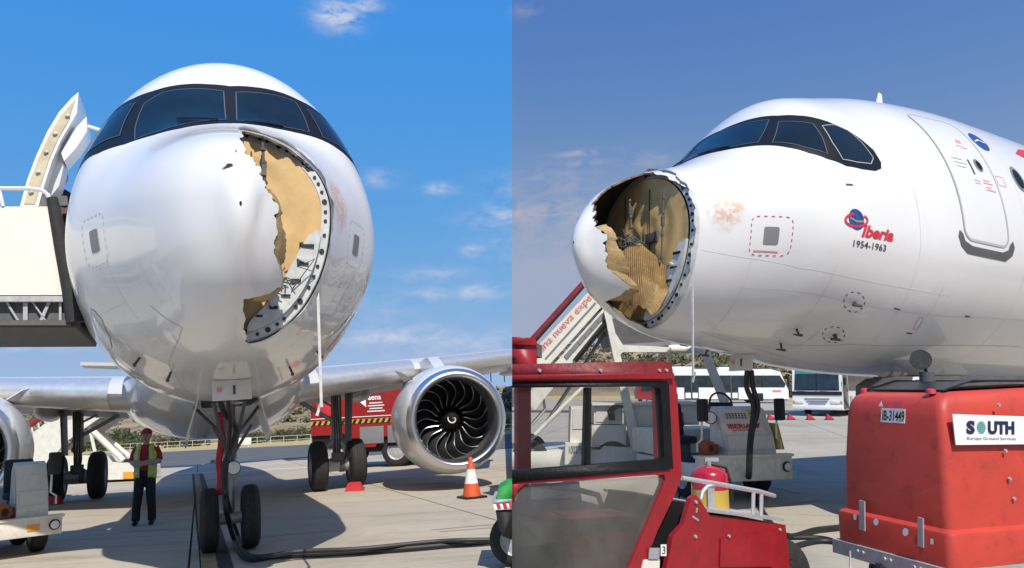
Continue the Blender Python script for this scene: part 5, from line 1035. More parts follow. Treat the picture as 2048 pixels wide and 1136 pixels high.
# ------------------------------------------------------------------ right apron: mobile stairs on their truck
def stairs_right():
    Y = 14.0; q = lambda u, v, dy=0: pp('R', u, v, Y+dy); base = q(1180, 950); base.z = 0
    T = Thing('passenger_stairs', 'white mobile stairs with pink slogan and dark red rail behind the nose', 'airstairs', base, 'R'); dp = Vector((0, 1.7, 0))
    sd = T.part('side_panel', MB().prism([q(985, 790), q(1078, 690), q(1186, 574), q(1300, 640), q(1300, 668), q(1204, 612), q(1100, 728), q(1000, 840)], (0, .06, 0)), 'gse', smooth=20)
    T.part('side_panel', MB().prism([p+dp for p in (q(985, 790), q(1078, 690), q(1186, 574), q(1204, 612), q(1100, 728), q(1000, 840))], (0, .06, 0)), 'gse', smooth=20)
    T.part('red_rail', MB().prism([q(985, 756, -.05), q(1065, 670, -.05), q(1163, 562, -.05), q(1172, 572, -.05), q(1075, 682, -.05), q(990, 778, -.05)], (0, .14, 0)), 'redroof'); T.part('black_rail', MB().prism([q(1000, 754, -.07), q(1068, 680, -.07), q(1170, 568, -.07), q(1172, 571, -.07), q(1070, 684, -.07), q(1002, 758, -.07)], (0, .02, 0)), 'black')
    a, b_ = q(1084, 704, -.02), q(1195, 585, -.02); up = (q(1071, 691, -.02)-a); T.part('slogan_lettering', text_quad('una nueva experi', a, b_, a+up*.82, bold=.0), 'decalpink', sd, smooth=0)
    T.part('slot_line', MB().prism([q(1090, 716, -.012), q(1190, 604, -.012), q(1192, 607, -.012), q(1092, 719, -.012)], (0, .01, 0)), 'plate', sd)
    lo = T.part('lower_panel', MB().prism([q(1046, 800, .0), q(1128, 706, .0), q(1206, 618, .0), q(1214, 634, .0), q(1150, 722), q(1070, 820)], (0, .05, 0)), 'gse', smooth=20)
    for k in range(6):
        f = k/5; u, v = 1132+64*f, 708-72*f; T.part('panel_opening', MB().prism([q(u-4, v+4, -.02), q(u+8, v-10, -.02), q(u+14, v-3, -.02), q(u+2, v+11, -.02)], (0, .012, 0)), 'plate', lo)
    for k in range(14): f = k/13; a = q(1010+190*f, 812-200*f); T.part('step', MB().box(a+Vector((0, .9, 0)), (.32, 1.6, .04)), 'galv', smooth=0)
    T.part('platform', MB().prism([q(1200, 634), q(1338, 650), q(1344, 684), q(1330, 694), q(1230, 690)], (0, 1.8, 0)), 'geardark', smooth=20); T.part('platform_edge', MB().prism([q(1225, 690, -.05), q(1342, 682, -.05), q(1342, 690, -.05), q(1228, 700, -.05)], (0, .1, 0)), 'plate')
    T.part('platform_side', MB().prism([q(1225, 600, .1), q(1330, 610, .1), q(1340, 652, .1), q(1230, 640, .1)], (0, .05, 0)), 'gse')
    T.part('support_leg', MB().prism([q(1208, 622, -.12), q(1220, 620, -.12), q(1230, 662, -.12), q(1256, 775, -.12), q(1288, 915, -.12), q(1268, 918, -.12), q(1240, 775, -.12)], (0, .14, 0)), 'gse', smooth=20); T.part('cross_arm', MB().prism([q(1232, 668, -.10), q(1246, 690, -.10), q(1342, 694, -.10), q(1342, 704, -.10), q(1246, 704, -.10), q(1238, 712, -.10)], (0, .12, 0)), 'gse', smooth=20)
    T.part('arch_tube', MB().tube([q(1300, 698, .3), q(1390, 698, .3), q(1404, 702, .3), q(1414, 714, .3), q(1436, 770, .3), q(1462, 840, .3)], .085, 10), 'gse')
    T.part('lift_ram', MB().tube([q(1120, 745, .5), q(1212, 632, .5)], .05, 8).tube([q(1090, 850, .5), q(1220, 650, .5)], .035, 8).tube([q(1060, 880, .7), q(1180, 760, .7)], .04, 8), 'steel'); T.part('diagonal_brace', MB().tube([q(1150, 722, -.02), q(1216, 640, -.02)], .05, 8), 'black')
    ch = T.part('chassis', MB().prism([q(1000, 905), q(1200, 900), q(1210, 892), q(1330, 900), q(1420, 910), q(1420, 948), q(1000, 948)], (0, 2.2, 0)), 'gse', smooth=20)
    cb = T.part('number_board', MB().prism([q(1131, 886, -.3), q(1172, 885, -.3), q(1172, 928, -.3), q(1130, 929, -.3)], (0, .25, 0)), 'gse', ch); T.part('number_lettering', text_quad('1002784', q(1138, 907, -.312), q(1169, 907, -.312), q(1138, 891, -.312)), 'decaldark', cb, smooth=0)
    bx = T.part('cab_box', MB().prism([q(1142, 813, -.2), q(1176, 812, -.2), q(1176, 886, -.2), q(1140, 886, -.2)], (0, .5, 0)), 'gse', ch); T.part('box_lid', MB().prism([q(1145, 818, -.215), q(1173, 817, -.215), q(1173, 858, -.215), q(1145, 858, -.215)], (0, .012, 0)), 'panelbeige', bx)
    for k, (x0, y0, x1, y1) in enumerate([(1184, 850, 1252, 894), (1188, 812, 1245, 848), (1262, 806, 1322, 856), (1264, 866, 1325, 905), (1340, 808, 1398, 850), (1345, 858, 1400, 900)]):
        bx = T.part('equipment_box', MB().prism([q(x0, y0, .1), q(x1, y0, .1), q(x1, y1, .1), q(x0, y1, .1)], (0, .9, 0)), 'gse', ch, smooth=20); T.part('box_lid', MB().prism([q(x0+4, y0+4, .085), q(x1-4, y0+4, .085), q(x1-4, y1-4, .085), q(x0+4, y1-4, .085)], (0, .012, 0)), 'panelbeige' if k % 2 else 'cream', bx)
    T.part('top_shelf', MB().prism([q(1184, 806, 0), q(1402, 804, 0), q(1402, 809, 0), q(1184, 811, 0)], (0, 1.1, 0)), 'gse', ch)
    hs = MB()
    for k in range(3): hs.tube([q(1220+4*k, 840, 0), q(1216+5*k, 822, -.05), q(1226+6*k, 812, -.05), q(1246+4*k, 814, 0)], .022, 6)
    T.part('hose', hs, 'cable', ch)
    for u in (1226, 1390, 1060):
        for dy in (.16, 2.0): c = q(u, 945, dy); c.z = .36; road_wheel(T, None, c, .36, .24)
    T.part('rail_post', MB().tube([q(1070, 870, -.1), q(1140, 800, -.1), q(1200, 742, -.1)], .04, 8).tube([q(1062, 850, .8), q(1090, 818, .8), q(1085, 790, .8)], .03, 8), 'gse', ch); T.part('red_tool', MB().prism([q(1362, 825, -.12), q(1366, 825, -.12), q(1372, 880, -.12), q(1362, 880, -.12)], (0, .1, 0)), 'rust', ch)
stairs_right()
# red car and cart beyond the stairs
def car_far():
    p = gp('R', 1310, 806); T = Thing('red_van', 'small red van parked beyond the white stairs', 'van', (p.x, p.y, 0), 'R', local=True)
    bd = T.part('body', MB().prism([(-1.6, 0, .35), (-1.7, 0, 1.0), (-1.3, 0, 1.9), (1.3, 0, 1.9), (1.6, 0, 1.1), (1.6, 0, .35)], (0, 1.6, 0)), 'red'); T.part('window', MB().prism([(-1.3, -.01, 1.1), (-1.1, -.01, 1.75), (1.1, -.01, 1.75), (1.3, -.01, 1.1)], (0, -.01, 0)), 'busglass', bd)
    for x in (-1, 1): road_wheel(T, None, (x, .1, .33), .33, .2); road_wheel(T, None, (x, 1.5, .33), .33, .2)
car_far()
def hidden_vehicle():
    Y = 9.3; q = lambda u, v, dy=0: pp('R', u, v, Y+dy); b0 = q(1880, 900); b0.z = 0; T = Thing('service_cart', 'dark service cart with white number plate behind the red power unit', 'cart', b0, 'R')
    bd = T.part('body', MB().prism([q(1800, 772), q(1822, 756), q(1862, 752), q(2080, 752), q(2080, 930), q(1800, 930)], (0, 1.2, 0)), 'geardark', smooth=20); pl = T.part('number_plate', MB().prism([q(1826, 754, -.03), q(1860, 753, -.03), q(1864, 776, -.03), q(1822, 778, -.03)], (0, .02, 0)), 'conewhite', bd); T.part('number_lettering', text_quad('ET006', q(1831, 769, -.038), q(1859, 767, -.038), q(1831, 759, -.038)), 'decaldark', pl, smooth=0)
    for u in (1830, 2040): c = q(u, 930, .05); c.z = .3; road_wheel(T, None, c, .3, .2); road_wheel(T, None, c+Vector((0, 1.1, 0)), .3, .2)
hidden_vehicle()
# ------------------------------------------------------------------ red ground power unit
def gpu_unit():
    a = rad(18); u1 = Vector((math.cos(a), math.sin(a), 0)); u2 = Vector((-math.sin(a), math.cos(a), 0)); N0 = pp('R', 1896, 1000, 4.9); N0.z = 0; D = .98
    T = Thing('ground_power_unit', 'red ground power unit with white supplier sign and number plate', 'power unit', N0, 'R')
    P = lambda s, t, z: N0+u1*s+u2*t+Vector((0, 0, z))
    def hood(z0s, ex=0):                      # rounded hood: rings in (s,t)
        rings = []
        for z, ins in z0s:
            x0, x1, y0, y1, r = -ins[0], 1.9, -ins[1], D+ins[2], .06; pts = []
            for cx, cy, a0 in ((x1-r, y1-r, 0), (x0+r, y1-r, 90), (x0+r, y0+r, 180), (x1-r, y0+r, 270)):
                for i in range(6): b = rad(a0+18*i); pts.append((cx+r*math.cos(b), cy+r*math.sin(b)))
            rings.append([(P(s, t, z+(ins[3]*max(0, min(1, (s-.06)/.40)) if len(ins) > 3 else 0))) for s, t in pts])
        m = MB(); n = len(rings[0]); m.add([p for r_ in rings for p in r_], [(i*n+k, i*n+(k+1) % n, (i+1)*n+(k+1) % n, (i+1)*n+k) for i in range(len(rings)-1) for k in range(n)]+[tuple(range((len(rings)-1)*n, len(rings)*n)), tuple(range(n-1, -1, -1))]); return m
    hd = T.part('hood', hood([(.60, (.02, .02, .02)), (.79, (.02, .02, .02)), (.81, (.015, .015, .015)), (.83, (-.02, -.02, -.02)), (1.2, (-.035, -.03, -.03)), (1.52, (-.06, -.05, -.05)), (1.60, (-.075, -.065, -.06, .05)), (1.64, (-.10, -.09, -.08, .09)), (1.66, (-.16, -.13, -.12, .10))]), 'gpu', smooth=45)
    tp = [P(.19, .15, 1.70), P(.46, .15, 1.768), P(1.7, .15, 1.768), P(1.7, D-.15, 1.768), P(.46, D-.15, 1.768), P(.19, D-.15, 1.70)]; T.part('roof_panel', MB().prism(tp, (0, 0, .012)), 'black', hd)
    for k in range(6): T.part('roof_screw', MB().lathe([(0, .012), (.008, .010)], P(.20+.05*k, .19, 1.69+.014*k), (0, 0, 1), 8), 'galv', hd)
    for s, t in ((.14, .20), (.2, .86)): T.part('red_lamp', MB().lathe([(0, .035), (.025, .03), (.035, .012)], P(s, t, 1.685), (0, 0, 1), 14), 'decalred', hd)
    ex = T.part('exhaust_pipe', MB().tube([P(.55, D*.62, 1.76), P(.55, D*.62, 1.84)], .055, 12), 'geardark', hd); T.part('exhaust_flap', MB().lathe([(0, .075), (.012, .075)], P(.50, D*.62, 1.93), Vector((-.38, -.9, .25)), 20).tube([P(.55, D*.62, 1.83), P(.52, D*.62, 1.9)], .012, 6), 'rubber', ex)
    # sign on the long face, plates on the end face
    def face(u, v, d): return onplane('R', u, v, N0-u2*(-.035)-u2*(.035+.035-d*0)+u2*(.065)*0-u2*(.008+d)+u2*.045, u2)
    sg = T.part('supplier_sign', MB().prism([face(1905, 828, 0), face(2085, 834, 0), face(2085, 888, 0), face(1912, 890, 0)], u2*.006), 'decallight', hd)
    def sx(u, v): return face(u, v, .004)
    lb = text_quad('S', sx(1933, 866), sx(1950, 866), sx(1933, 842), bold=.006); T.part('sign_lettering', lb, 'decalnavy', sg, smooth=0)
    lb = text_quad('UTH', sx(1976, 866.5), sx(2029, 867), sx(1976, 842.5), bold=.006); T.part('sign_lettering', lb, 'decalnavy', sg, smooth=0)
    for k in range(7):
        v = 843+3.6*k; w = 9*math.sqrt(max(.12, 1-((k-3)/3.6)**2)); T.part('emblem_line', MB().add([sx(1963-w, v), sx(1963+w, v), sx(1963+w, v+2), sx(1963-w, v+2)], [(0, 1, 2, 3)]), 'decalmint', sg)
    T.part('sign_lettering', text_quad('Europe Ground Services', sx(1935, 879), sx(2032, 880), sx(1935, 873)), 'decalnavy', sg, smooth=0)
    for u, v in ((2000, 810), (2014, 902), (2022, 958), (2031, 998)): T.part('hood_bolt', MB().lathe([(0, .013), (.01, .010)], face(u, v, 0)+u2*.012, -u2, 10), 'galv', hd)
    nE = (u1-Vector((0, 0, .10))).normalized()
    def end(u, v, d=0): return onplane('R', u, v, P(.062-.010-d, 0, 1.5), u1+Vector((0, 0, -.075)))
    pl = T.part('number_plate', MB().prism([end(1763, 816), end(1810, 818), end(1809, 847), end(1761, 844)], u1*.004), 'conewhite', hd); T.part('number_lettering', text_quad('IB-31449', end(1764, 840, .005), end(1808, 843, .005), end(1765, 820, .005), bold=.002), 'black', pl, smooth=0)
    T.part('letter_sticker', text_quad('GL', end(1786, 813, .003), end(1799, 814, .003), end(1786, 802, .003)), 'lilac', hd, smooth=0); T.part('white_mark', MB().add([end(1757, 812), end(1766, 813), end(1763, 801)], [(0, 1, 2)]), 'decallight', hd)
    def low(u, v, d=0): return onplane('R', u, v, P(-.028-d, 0, .7), u1)
    for u, v, r in ((1752, 1044, 7), (1811, 1064, 8)): T.part('white_disc', MB().add([low(u+r*.75*math.cos(t), v+r*math.sin(t)) for t in np.linspace(0, 6.283, 17)[:-1]], [tuple(range(16))]), 'decallight', hd)
    for u, v in ((1710, 1033), (1864, 1082)): T.part('white_mark', MB().add([low(u-3, v-5), low(u+3, v-4), low(u+3, v+7), low(u-3, v+6)], [(0, 1, 2, 3)]), 'decallight', hd)
    for u in (1723, 1840): dv = (u-1723)*.29; T.part('latch_strap', MB().prism([low(u-5, 1000+dv, .008), low(u+5, 1003+dv, .008), low(u+6, 1062+dv, .008), low(u-5, 1058+dv, .008)], u1*.012), 'galv', hd)
    fr = T.part('chassis', MB().prism([P(-.05, -.03, .50), P(1.95, -.03, .50), P(1.95, D+.03, .50), P(-.05, D+.03, .50)], (0, 0, .098)), 'galv', smooth=20)
    for t in (.2, .45, .7): T.part('frame_bolt', MB().lathe([(0, .014), (.012, .012)], P(-.052, t, .56), -u1, 8).lathe([(0, .014), (.012, .012)], P(-.052, t+.05, .56), -u1, 8), 'rim', fr)
    sb = T.part('stripe_board', MB().prism([P(.12, -.06, .40), P(.62, -.06, .40), P(.62, -.06, .50), P(.12, -.06, .50)], -u2*.01), 'decallight', fr)
    for k in range(4): s = .13+.12*k; T.part('red_stripe', MB().prism([P(s, -.071, .405), P(s+.06, -.071, .405), P(s+.11, -.071, .495), P(s+.05, -.071, .495)], -u2*.004), 'decalred', sb)
    T.part('axle_beam', MB().box(P(.5, D/2, .40), (.2, 1.0, .14), Matrix.Rotation(a, 3, 'Z'), bev=.02), 'geardark', fr); T.part('coil', MB().tube([P(-.02+.05*math.cos(t), .62+.10*math.cos(t), .30+.012*t+.03*math.sin(t)) for t in np.linspace(0, 18, 60)], .018, 6), 'cable', fr)
    for s in (.5, 1.6):
        for t in (.10, D-.10): road_wheel(T, None, P(s, t, .28), .28, .18, u2)
    T.part('tie_hook', MB().tube([P(-.06, .82, .55), P(-.08, .80, .42), P(-.08, .76, .38), P(-.06, .74, .44)], .008, 6), 'galv', fr)
gpu_unit()
# ------------------------------------------------------------------ red tug in the foreground (right apron)
def tug():
    A = pp('R', 1024, 850, 4.35); Bq = pp('R', 1340, 850, 4.95); A.z = Bq.z = 0; ux = (Bq-A).normalized(); nn = Vector((-ux.y, ux.x, 0))     # nn points away from the camera
    def q(u, v, d=0): return onplane('R', u, v, A+nn*d, nn)
    base = q(1300, 1400); base.z = 0; T = Thing('baggage_tug', 'red tug cab with black rubber window seals, beacon box and chrome rail', 'tug', base, 'R'); W = nn*1.35
    rf = T.part('roof', MB().prism([q(1000, 729), q(1330, 722), q(1344, 730), q(1347, 752), q(1000, 756)], W+nn*.04), 'redroof', smooth=20); T.part('roof_gutter', MB().prism([q(1000, 750, -.03), q(1348, 746, -.03), q(1350, 757, -.03), q(1000, 760, -.03)], nn*.04), 'redtug', rf)
    for u in (1078, 1200, 1318, 1332): T.part('roof_bolt', MB().lathe([(0, .012), (.012, .010)], q(u, 741, -.001), -nn, 10), 'galv', rf)
    bb = T.part('beacon_box', MB().prism([q(1000, 672, .05), q(1066, 676, .05), q(1074, 684, .05), q(1074, 742, .05), q(1000, 744, .05)], nn*.4), 'redtug', smooth=20); T.part('box_lid', MB().prism([q(1000, 672, .03), q(1070, 676, .03), q(1076, 690, .03), q(1000, 688, .03)], nn*.44), 'redtug', bb); T.part('box_latch', MB().prism([q(1074, 688, .06), q(1084, 690, .06), q(1084, 716, .06), q(1074, 712, .06)], nn*.1), 'geardark', bb); T.part('box_letter', MB().box(q(1027, 716, .045), (.03, .01, .012)).box(q(1027, 722, .045), (.03, .01, .012)).box(q(1027, 728, .045), (.03, .01, .012)), 'black', bb)
    def panel(name, px, d, t, m, parent=None, **k): return T.part(name, MB().prism([q(u, v, d) for u, v in px], nn*t), m, parent, smooth=20, **k)
    dr = panel('door_pillar', [(1334, 757), (1346, 756), (1353, 768), (1364, 950), (1352, 985), (1316, 1060), (1286, 1136), (1240, 1240), (1205, 1240), (1257, 1136), (1331, 960), (1328, 948), (1347, 938)], 0, .05, 'redtug')
    panel('door_sill', [(985, 966), (1346, 938), (1330, 949), (1050, 968), (1036, 980), (1024, 1010), (985, 1100)], .002, .045, 'redtug'); panel('door_header', [(985, 757), (1334, 757), (1336, 763), (985, 767)], .002, .05, 'redtug')
    def ring(name, out, inn, d, t, m, parent=None):
        o = [q(*p, d) for p in out]; i = [q(*p, d) for p in inn]; n = len(o); V = o+i+[p+nn*t for p in o]+[p+nn*t for p in i]; Fc = []
        for k in range(n): k2 = (k+1) % n; Fc += [(k, k2, n+k2, n+k), (2*n+k, 3*n+k, 3*n+k2, 2*n+k2), (k, 2*n+k, 2*n+k2, k2), (n+k, n+k2, 3*n+k2, 3*n+k)]
        return T.part(name, MB().add(V, Fc), m, parent, smooth=30)
    sl_ = ring('window_seal', [(985, 766), (1328, 762), (1338, 768), (1346, 930), (1340, 938), (985, 966)], [(990, 776), (1314, 773), (1322, 780), (1329, 914), (1323, 919), (990, 945)], -.012, .06, 'blackrubber')
    panel('window_divider', [(1176, 775), (1183, 775), (1181, 931), (1172, 932)], -.006, .05, 'blackrubber', sl_)
    panel('window_pane', [(990, 777), (1178, 775), (1176, 931), (990, 944)], .012, .004, 'glass', sl_); panel('window_pane', [(1180, 775), (1318, 774), (1326, 917), (1178, 930)], .024, .004, 'glass', sl_)
    panel('door_pane', [(1050, 969), (1328, 950), (1331, 962), (1257, 1136), (1214, 1238), (985, 1238), (985, 1110), (1024, 1012), (1036, 982)], .018, .004, 'dirtyglass', dr)
    # inside and far side of the cab
    for px in ([(1035, 757), (1062, 757), (1062, 1060), (1035, 1060)], [(1310, 757), (1326, 757), (1334, 1000), (1318, 1000)]): panel('far_pillar', px, 1.3, .05, 'redtug')
    panel('far_panel', [(1010, 975), (1330, 950), (1300, 1060), (1010, 1060)], 1.3, .05, 'cream'); panel('cab_floor', [(1000, 1240), (1290, 1180), (1290, 1196), (1000, 1256)], .05, 1.2, 'geardark')
    st = panel('seat', [(985, 1036), (1060, 1040), (1116, 1050), (1136, 1080), (1190, 1190), (985, 1190)], .45, .5, 'seat'); panel('dashboard', [(1140, 1040), (1290, 1030), (1296, 1060), (1240, 1150), (1150, 1150)], .3, .9, 'redroof'); T.part('inner_rail', MB().tube([q(1060, 968, .7), q(1150, 978, .7), q(1196, 990, .7), q(1210, 1030, .7)], .02, 8), 'galv', st)
    # bonnet and front
    bn = panel('bonnet', [(1418, 1029), (1571, 1050), (1580, 1136), (1592, 1260), (1330, 1260), (1384, 1136)], .02, 1.1, 'redtug'); panel('bonnet_panel', [(1442, 1078), (1560, 1060), (1545, 1133), (1440, 1134)], .008, .02, 'redtug', bn)
    tpl = [q(1414, 1024, .0), q(1568, 1043, .0)]; T.part('tread_plate', MB().prism([tpl[0], tpl[1], tpl[1]+nn*1.12, tpl[0]+nn*1.12], (0, 0, .02)), 'galv', bn)
    for u, v in ((1457, 1072), (1559, 1059)): T.part('bonnet_bolt', MB().lathe([(0, .011), (.012, .009)], q(u, v, .006), -nn, 10), 'galv', bn)
    br = panel('fender_bracket', [(1382, 997), (1392, 990), (1402, 1002), (1420, 1032), (1386, 1136), (1340, 1250), (1300, 1250), (1333, 1136), (1346, 1072), (1367, 1050)], -.03, .04, 'redtug')
    for u, v in ((1391, 1004), (1390, 1073)): T.part('bracket_bolt', MB().lathe([(0, .012), (.012, .010)], q(u, v, -.031), -nn, 10), 'galv', br)
    for px in ([(1393, 1016), (1396, 1016), (1394, 1026), (1392, 1026)], [(1386, 1031), (1398, 1039), (1397, 1043), (1385, 1035)]): panel('bare_scratch', px, -.034, .004, 'galv', br)
    panel('engine_bay', [(1330, 1000), (1382, 1005), (1360, 1070), (1340, 1150), (1290, 1150)], .10, .6, 'black'); sb_ = panel('number_sticker', [(1322, 1089), (1333, 1089), (1333, 1112), (1322, 1112)], -.036, .004, 'conewhite', br); T.part('number_lettering', text_quad('3', q(1324.5, 1108, -.038), q(1331, 1108, -.038), q(1324.5, 1092, -.038)), 'black', sb_, smooth=0)
    panel('lever_plate', [(1300, 1096), (1322, 1096), (1318, 1118), (1298, 1118)], -.02, .01, 'galv'); panel('step_plate', [(1288, 1120), (1320, 1118), (1316, 1200), (1270, 1200)], -.01, .02, 'gse')
    rl = MB().tube([q(1363, 956, .06), q(1400, 962, .06), q(1431, 967, .06), q(1519, 983, .06), q(1549, 992, .06)], .016, 10).tube([q(1402, 998, .06), q(1405, 984, .06), q(1414, 973, .06), q(1432, 968, .06)], .014, 10).tube([q(1416, 1018, .06), q(1450, 1022, .06), q(1500, 1026, .06)], .012, 8)
    for u, v0, v1 in ((1507, 984, 1028), (1523, 986, 1036)): rl.tube([q(u, v0, .06), q(u-1, v1, .06)], .014, 8)
    T.part('chrome_rail', rl, 'alu')
    for u in (1550, 1110): c = q(u, 1150, .2); c.z = .32; wheel(T, None, c, .32, .2, nn); wheel(T, None, c+nn*.95, .32, .2, nn)
    panel('front_bumper', [(1580, 1122), (1596, 1118), (1602, 1136), (1602, 1170), (1580, 1170)], .1, 1.0, 'rubber', bn)
    # fire extinguisher strapped behind the rail
    c = q(1421, 1022, .42); hgt = (q(1421, 936, .42)-c).length; R = .5*(q(1448, 980, .42)-q(1395, 980, .42)).length
    X = Thing('fire_extinguisher', 'red fire extinguisher with yellow label standing behind the chrome rail', 'extinguisher', c, 'R')
    X.part('cylinder', MB().lathe([(0, R*.96), (.02, R), (hgt*.86, R), (hgt*.95, R*.85), (hgt*1.03, R*.5), (hgt*1.06, R*.28)], c, (0, 0, 1), 28), 'extred'); X.part('label_band', MB().lathe([(hgt*.08, R*1.012), (hgt*.52, R*1.012)], c, (0, 0, 1), 28, cap=False), 'yellow')
    X.part('valve', MB().tube([c+Vector((0, 0, hgt*1.04)), c+Vector((0, 0, hgt*1.2))], .018, 8).box(c+Vector((.02, 0, hgt*1.2)), (.10, .03, .025)), 'galv'); X.part('hose', MB().tube([c+Vector((.0, 0, hgt*1.12)), c+Vector((R*.9, -.02, hgt*1.02)), c+Vector((R*1.15, -.03, hgt*.6)), c+Vector((R*1.1, -.04, hgt*.2))], .012, 8), 'cable'); X.part('strap_plate', MB().box(c+Vector((-R*.2, -R*1.02, hgt*.34)), (.05, .012, hgt*.5)), 'galv')
tug()
# ------------------------------------------------------------------ people
def fused(name, mb, voxel, m, parent, sm=2):
    me = mesh_of(name, mb, 0); ob = bpy.data.objects.new('tmp', me); COL.objects.link(ob); r = ob.modifiers.new('r', 'REMESH'); r.mode = 'VOXEL'; r.voxel_size = voxel; s = ob.modifiers.new('s', 'SMOOTH'); s.iterations = sm; s.factor = .5
    dg = bpy.context.evaluated_depsgraph_get(); dg.update(); out = bpy.data.meshes.new_from_object(ob.evaluated_get(dg)); bpy.data.objects.remove(ob); out.name = name
    for p in out.polygons: p.use_smooth = True
    return link(name, out, M[m], parent)
def person(F, base, rz, label, H, look):
    """standing figure facing -y, arms folded; H in metres"""
    T = Thing('person', label, 'person', base, F, rz, local=True); k = H/1.75; S = lambda p: Vector(p)*k
    body = MB().ball(S((0, -.01, 1.635)), .098*k, 16, (.86, 1.0, 1.22)).ball(S((0, -.045, 1.585)), .062*k, 12, (.85, .9, 1.0)).tube([S((0, .01, 1.44)), S((0, 0, 1.56))], .055*k, 10).ball(S((0, -.115, 1.625)), .018*k, 8).ball(S((.085, 0, 1.63)), .022*k, 8, (.5, 1, 1.3)).ball(S((-.085, 0, 1.63)), .022*k, 8, (.5, 1, 1.3))
    # torso core and legs under the clothes so that the figure is one body
    body.tube([S((0, 0, .95)), S((0, 0, 1.2)), S((0, .01, 1.44))], [.12*k, .12*k, .09*k], 12)
    for s in (-1, 1):
        body.tube([S((s*.18, .01, 1.40)), S((s*.235, .03, 1.14)), S((s*.06, -.20, 1.10 if s < 0 else 1.135)), S((-s*.07, -.215, 1.12 if s < 0 else 1.15))], [.05*k, .044*k, .036*k, .028*k], 10)
        for f in range(4): body.tube([S((-s*.07, -.21, (1.10 if s < 0 else 1.13)+.018*f)), S((-s*(.135+.012*(f in (1, 2))), -.205, (1.105 if s < 0 else 1.135)+.019*f)), S((-s*.165, -.18, (1.11 if s < 0 else 1.14)+.019*f))], [.011*k, .0105*k, .008*k], 6)
        body.tube([S((-s*.05, -.22, (1.16 if s < 0 else 1.19))), S((-s*.09, -.225, (1.19 if s < 0 else 1.215)))], .011*k, 6)
        body.tube([S((s*.09, 0, .95)), S((s*.10, 0, .5)), S((s*.11, .01, .09))], [.08*k, .055*k, .04*k], 10)
    bo = fused('body', body, .011*k, 'skin', T.o)
    for s in (-1, 1): T.part('eye', MB().ball(S((s*.033, -.098, 1.645)), .011*k, 8), 'hair', bo)
    T.part('mouth', MB().box(S((0, -.103, 1.573)), (.045*k, .008*k, .008*k)), 'polo', bo)
    hr = MB().ball(S((0, .012, 1.655)), .104*k, 16, (.88, .98, 1.12)); hr.v = [Vector((p.x, p.y, max(p.z, 1.60*k)) if p.y > -.03*k else (p.x, p.y, max(p.z, 1.695*k))) for p in hr.v]; T.part('hair', hr, 'hair', bo)
    if look == 'vest':
        cp = MB().ball(S((0, .0, 1.685)), .108*k, 18, (.92, 1.05, .92)); cp.v = [Vector((p.x, p.y, max(p.z, 1.675*k))) for p in cp.v]; c_ = T.part('cap', cp, 'polo', bo); T.part('peak', MB().prism([S((-.075, -.085, 1.69)), S((.075, -.085, 1.69)), S((.055, -.175, 1.672)), S((-.055, -.175, 1.672))], (0, 0, .012*k)), 'polo', c_)
    sh = MB().tube([S((0, .0, .96)), S((0, .0, 1.12)), S((0, .0, 1.30)), S((0, .01, 1.42)), S((0, .015, 1.475))], [.155*k, .15*k, .165*k, .135*k, .07*k], 16)
    sh.v = [Vector((p.x*1.18, p.y*.78, p.z)) for p in sh.v]
    for s in (-1, 1): sh.tube([S((s*.15, .01, 1.415)), S((s*.215, .02, 1.28)), S((s*.235, .03, 1.17))], [.075*k, .07*k, .062*k], 12)
    shirt = fused('shirt', sh, .013*k, 'polo' if look == 'vest' else 'shirtblack', T.o)
    if look == 'vest':
        sv = MB()
        for s in (-1, 1): sv.tube([S((s*.235, .03, 1.16)), S((s*.15, -.12, 1.11 if s < 0 else 1.14)), S((s*.02, -.205, 1.105 if s < 0 else 1.14))], [.056*k, .052*k, .044*k], 12)
        fused('sleeve', sv, .012*k, 'sleeve', T.o)
        V = []; n = 28; lv = [(.86, .198, .150), (.95, .20, .152), (1.06, .198, .150), (1.18, .205, .152), (1.30, .218, .150), (1.40, .185, .128)]
        vs = MB(); angs = np.linspace(rad(-68), rad(248), n)           # open at the front (-y)
        for z, rx, ry in lv:
            for a in angs: V.append(S((rx*math.cos(a), ry*math.sin(a), z+.012*math.sin(a*5))))
        fc = []
        for i in range(len(lv)-1):
            for j in range(n-1):
                am = math.degrees((angs[j]+angs[j+1])/2)
                if lv[i][0] >= 1.18 and (abs(am) < 22 or abs(am-180) < 22): continue
                fc.append((i*n+j, i*n+j+1, (i+1)*n+j+1, (i+1)*n+j))
        vs.add(V, fc)
        for s in (-1, 1): vs.add([S((s*.165, -.125, 1.39)), S((s*.075, -.135, 1.39)), S((s*.065, -.02, 1.485)), S((s*.135, -.01, 1.475)), S((s*.165, .10, 1.40)), S((s*.075, .12, 1.42))], [(0, 1, 2, 3), (3, 2, 5, 4)])
        vest = T.part('safety_vest', vs, 'hivis', smooth=80); vest.modifiers.new('t', 'SOLIDIFY').thickness = .008*k
        for z, rx, ry in ((.955, .207, .158), (1.07, .206, .157)):
            m = MB(); VV = []
            for a in angs: VV += [S((rx*math.cos(a), ry*math.sin(a), z-.024)), S((rx*math.cos(a), ry*math.sin(a), z+.024))]
            m.add(VV, [(2*j, 2*j+1, 2*j+3, 2*j+2) for j in range(n-1)]); T.part('reflective_band', m, 'reflect', vest, smooth=80)
        for s in (-1, 1): m = MB().add([S((s*.135, -.136, 1.39)), S((s*.095, -.146, 1.39)), S((s*.115, -.170, 1.2)), S((s*.15, -.158, 1.2))], [(0, 1, 2, 3)]); T.part('reflective_band', m, 'reflect', vest)
    tr = MB().tube([S((0, .0, 1.0)), S((0, .0, .88))], [.165*k, .17*k], 14); tr.v = [Vector((p.x*1.08, p.y*.8, p.z)) for p in tr.v]
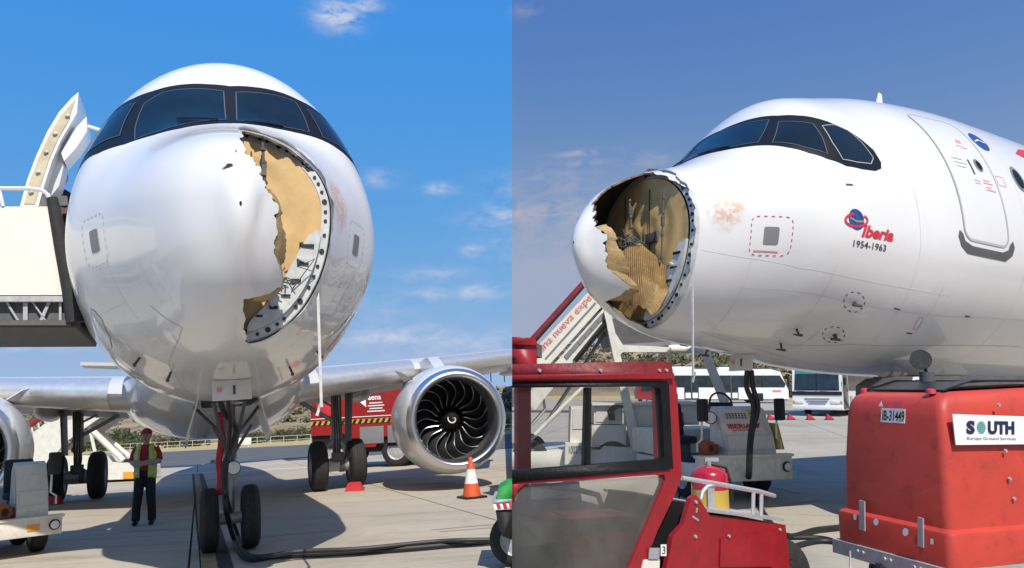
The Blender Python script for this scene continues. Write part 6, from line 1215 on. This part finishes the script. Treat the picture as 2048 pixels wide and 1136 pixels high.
    for s, dx in ((-1, -.02), (1, .02)): tr.tube([S((s*.085, .0, .92)), S((s*.105+dx*.4, -.01, .52)), S((s*.115+dx, .0, .28)), S((s*.12+dx, .01, .08))], [.105*k, .085*k, .075*k, .075*k], 14)
    fused('trousers', tr, .014*k, 'navy', T.o)
    for s, dx in ((-1, -.02), (1, .02)):
        f = MB().ball(S((s*.12+dx, -.06, .05)), .06*k, 12, (.8, 2.2, .8)).ball(S((s*.12+dx, .02, .06)), .055*k, 10, (.85, 1.2, 1.1)); f.v = [Vector((p.x, p.y, max(p.z, 0))) for p in f.v]; T.part('shoe', f, 'black')
p = gp('L', 287, 1050); person('L', (p.x, p.y, 0), rad(14), 'person in yellow safety vest and red cap standing with folded arms', 1.62, 'vest')
dp_ = CA(118, 412, 5.05); pw = M_AL @ dp_; person('L', (pw.x, pw.y, pw.z-1.22), rad(40), 'person in black top standing at the open service door', 1.72, 'dark')
# ------------------------------------------------------------------ trim everything to its own side of the line where the two aprons meet
def root_of(o):
    while o.parent: o = o.parent
    return o
bpy.context.view_layer.update()
for o in [x for x in bpy.data.objects if x.type == 'MESH']:
    sd = SIDE.get(root_of(o).name)
    if not sd: continue
    mw = o.matrix_world; sgn = 1 if sd == 'R' else -1; n = len(o.data.vertices)
    if n == 0: continue
    co = np.empty(n*3); o.data.vertices.foreach_get('co', co); co = co.reshape(-1, 3); Mx = np.array(mw); w = co@Mx[:3, :3].T+Mx[:3, 3]
    d = ((w-np.array(SEAM_P))@np.array(SEAM_N))*sgn
    if d.min() > -1e-4: continue
    if d.max() <= 1e-3: bpy.data.objects.remove(o); continue
    if o.data.users > 1: o.data = o.data.copy()
    bm = bmesh.new(); bm.from_mesh(o.data); iv = mw.inverted(); pl = iv @ SEAM_P; nl = (iv.to_3x3() @ SEAM_N).normalized()*sgn      # rigid or near-rigid parts only
    r = bmesh.ops.bisect_plane(bm, geom=bm.verts[:]+bm.edges[:]+bm.faces[:], plane_co=pl, plane_no=nl, clear_inner=True, dist=1e-5)
    ce = [e for e in r['geom_cut'] if isinstance(e, bmesh.types.BMEdge)]
    try: bmesh.ops.holes_fill(bm, edges=[e for e in ce if e.is_boundary], sides=0)
    except Exception: pass
    bm.to_mesh(o.data); bm.free()
for o in [x for x in bpy.data.objects if x.type == 'MESH' and len(x.data.polygons) == 0]: bpy.data.objects.remove(o)
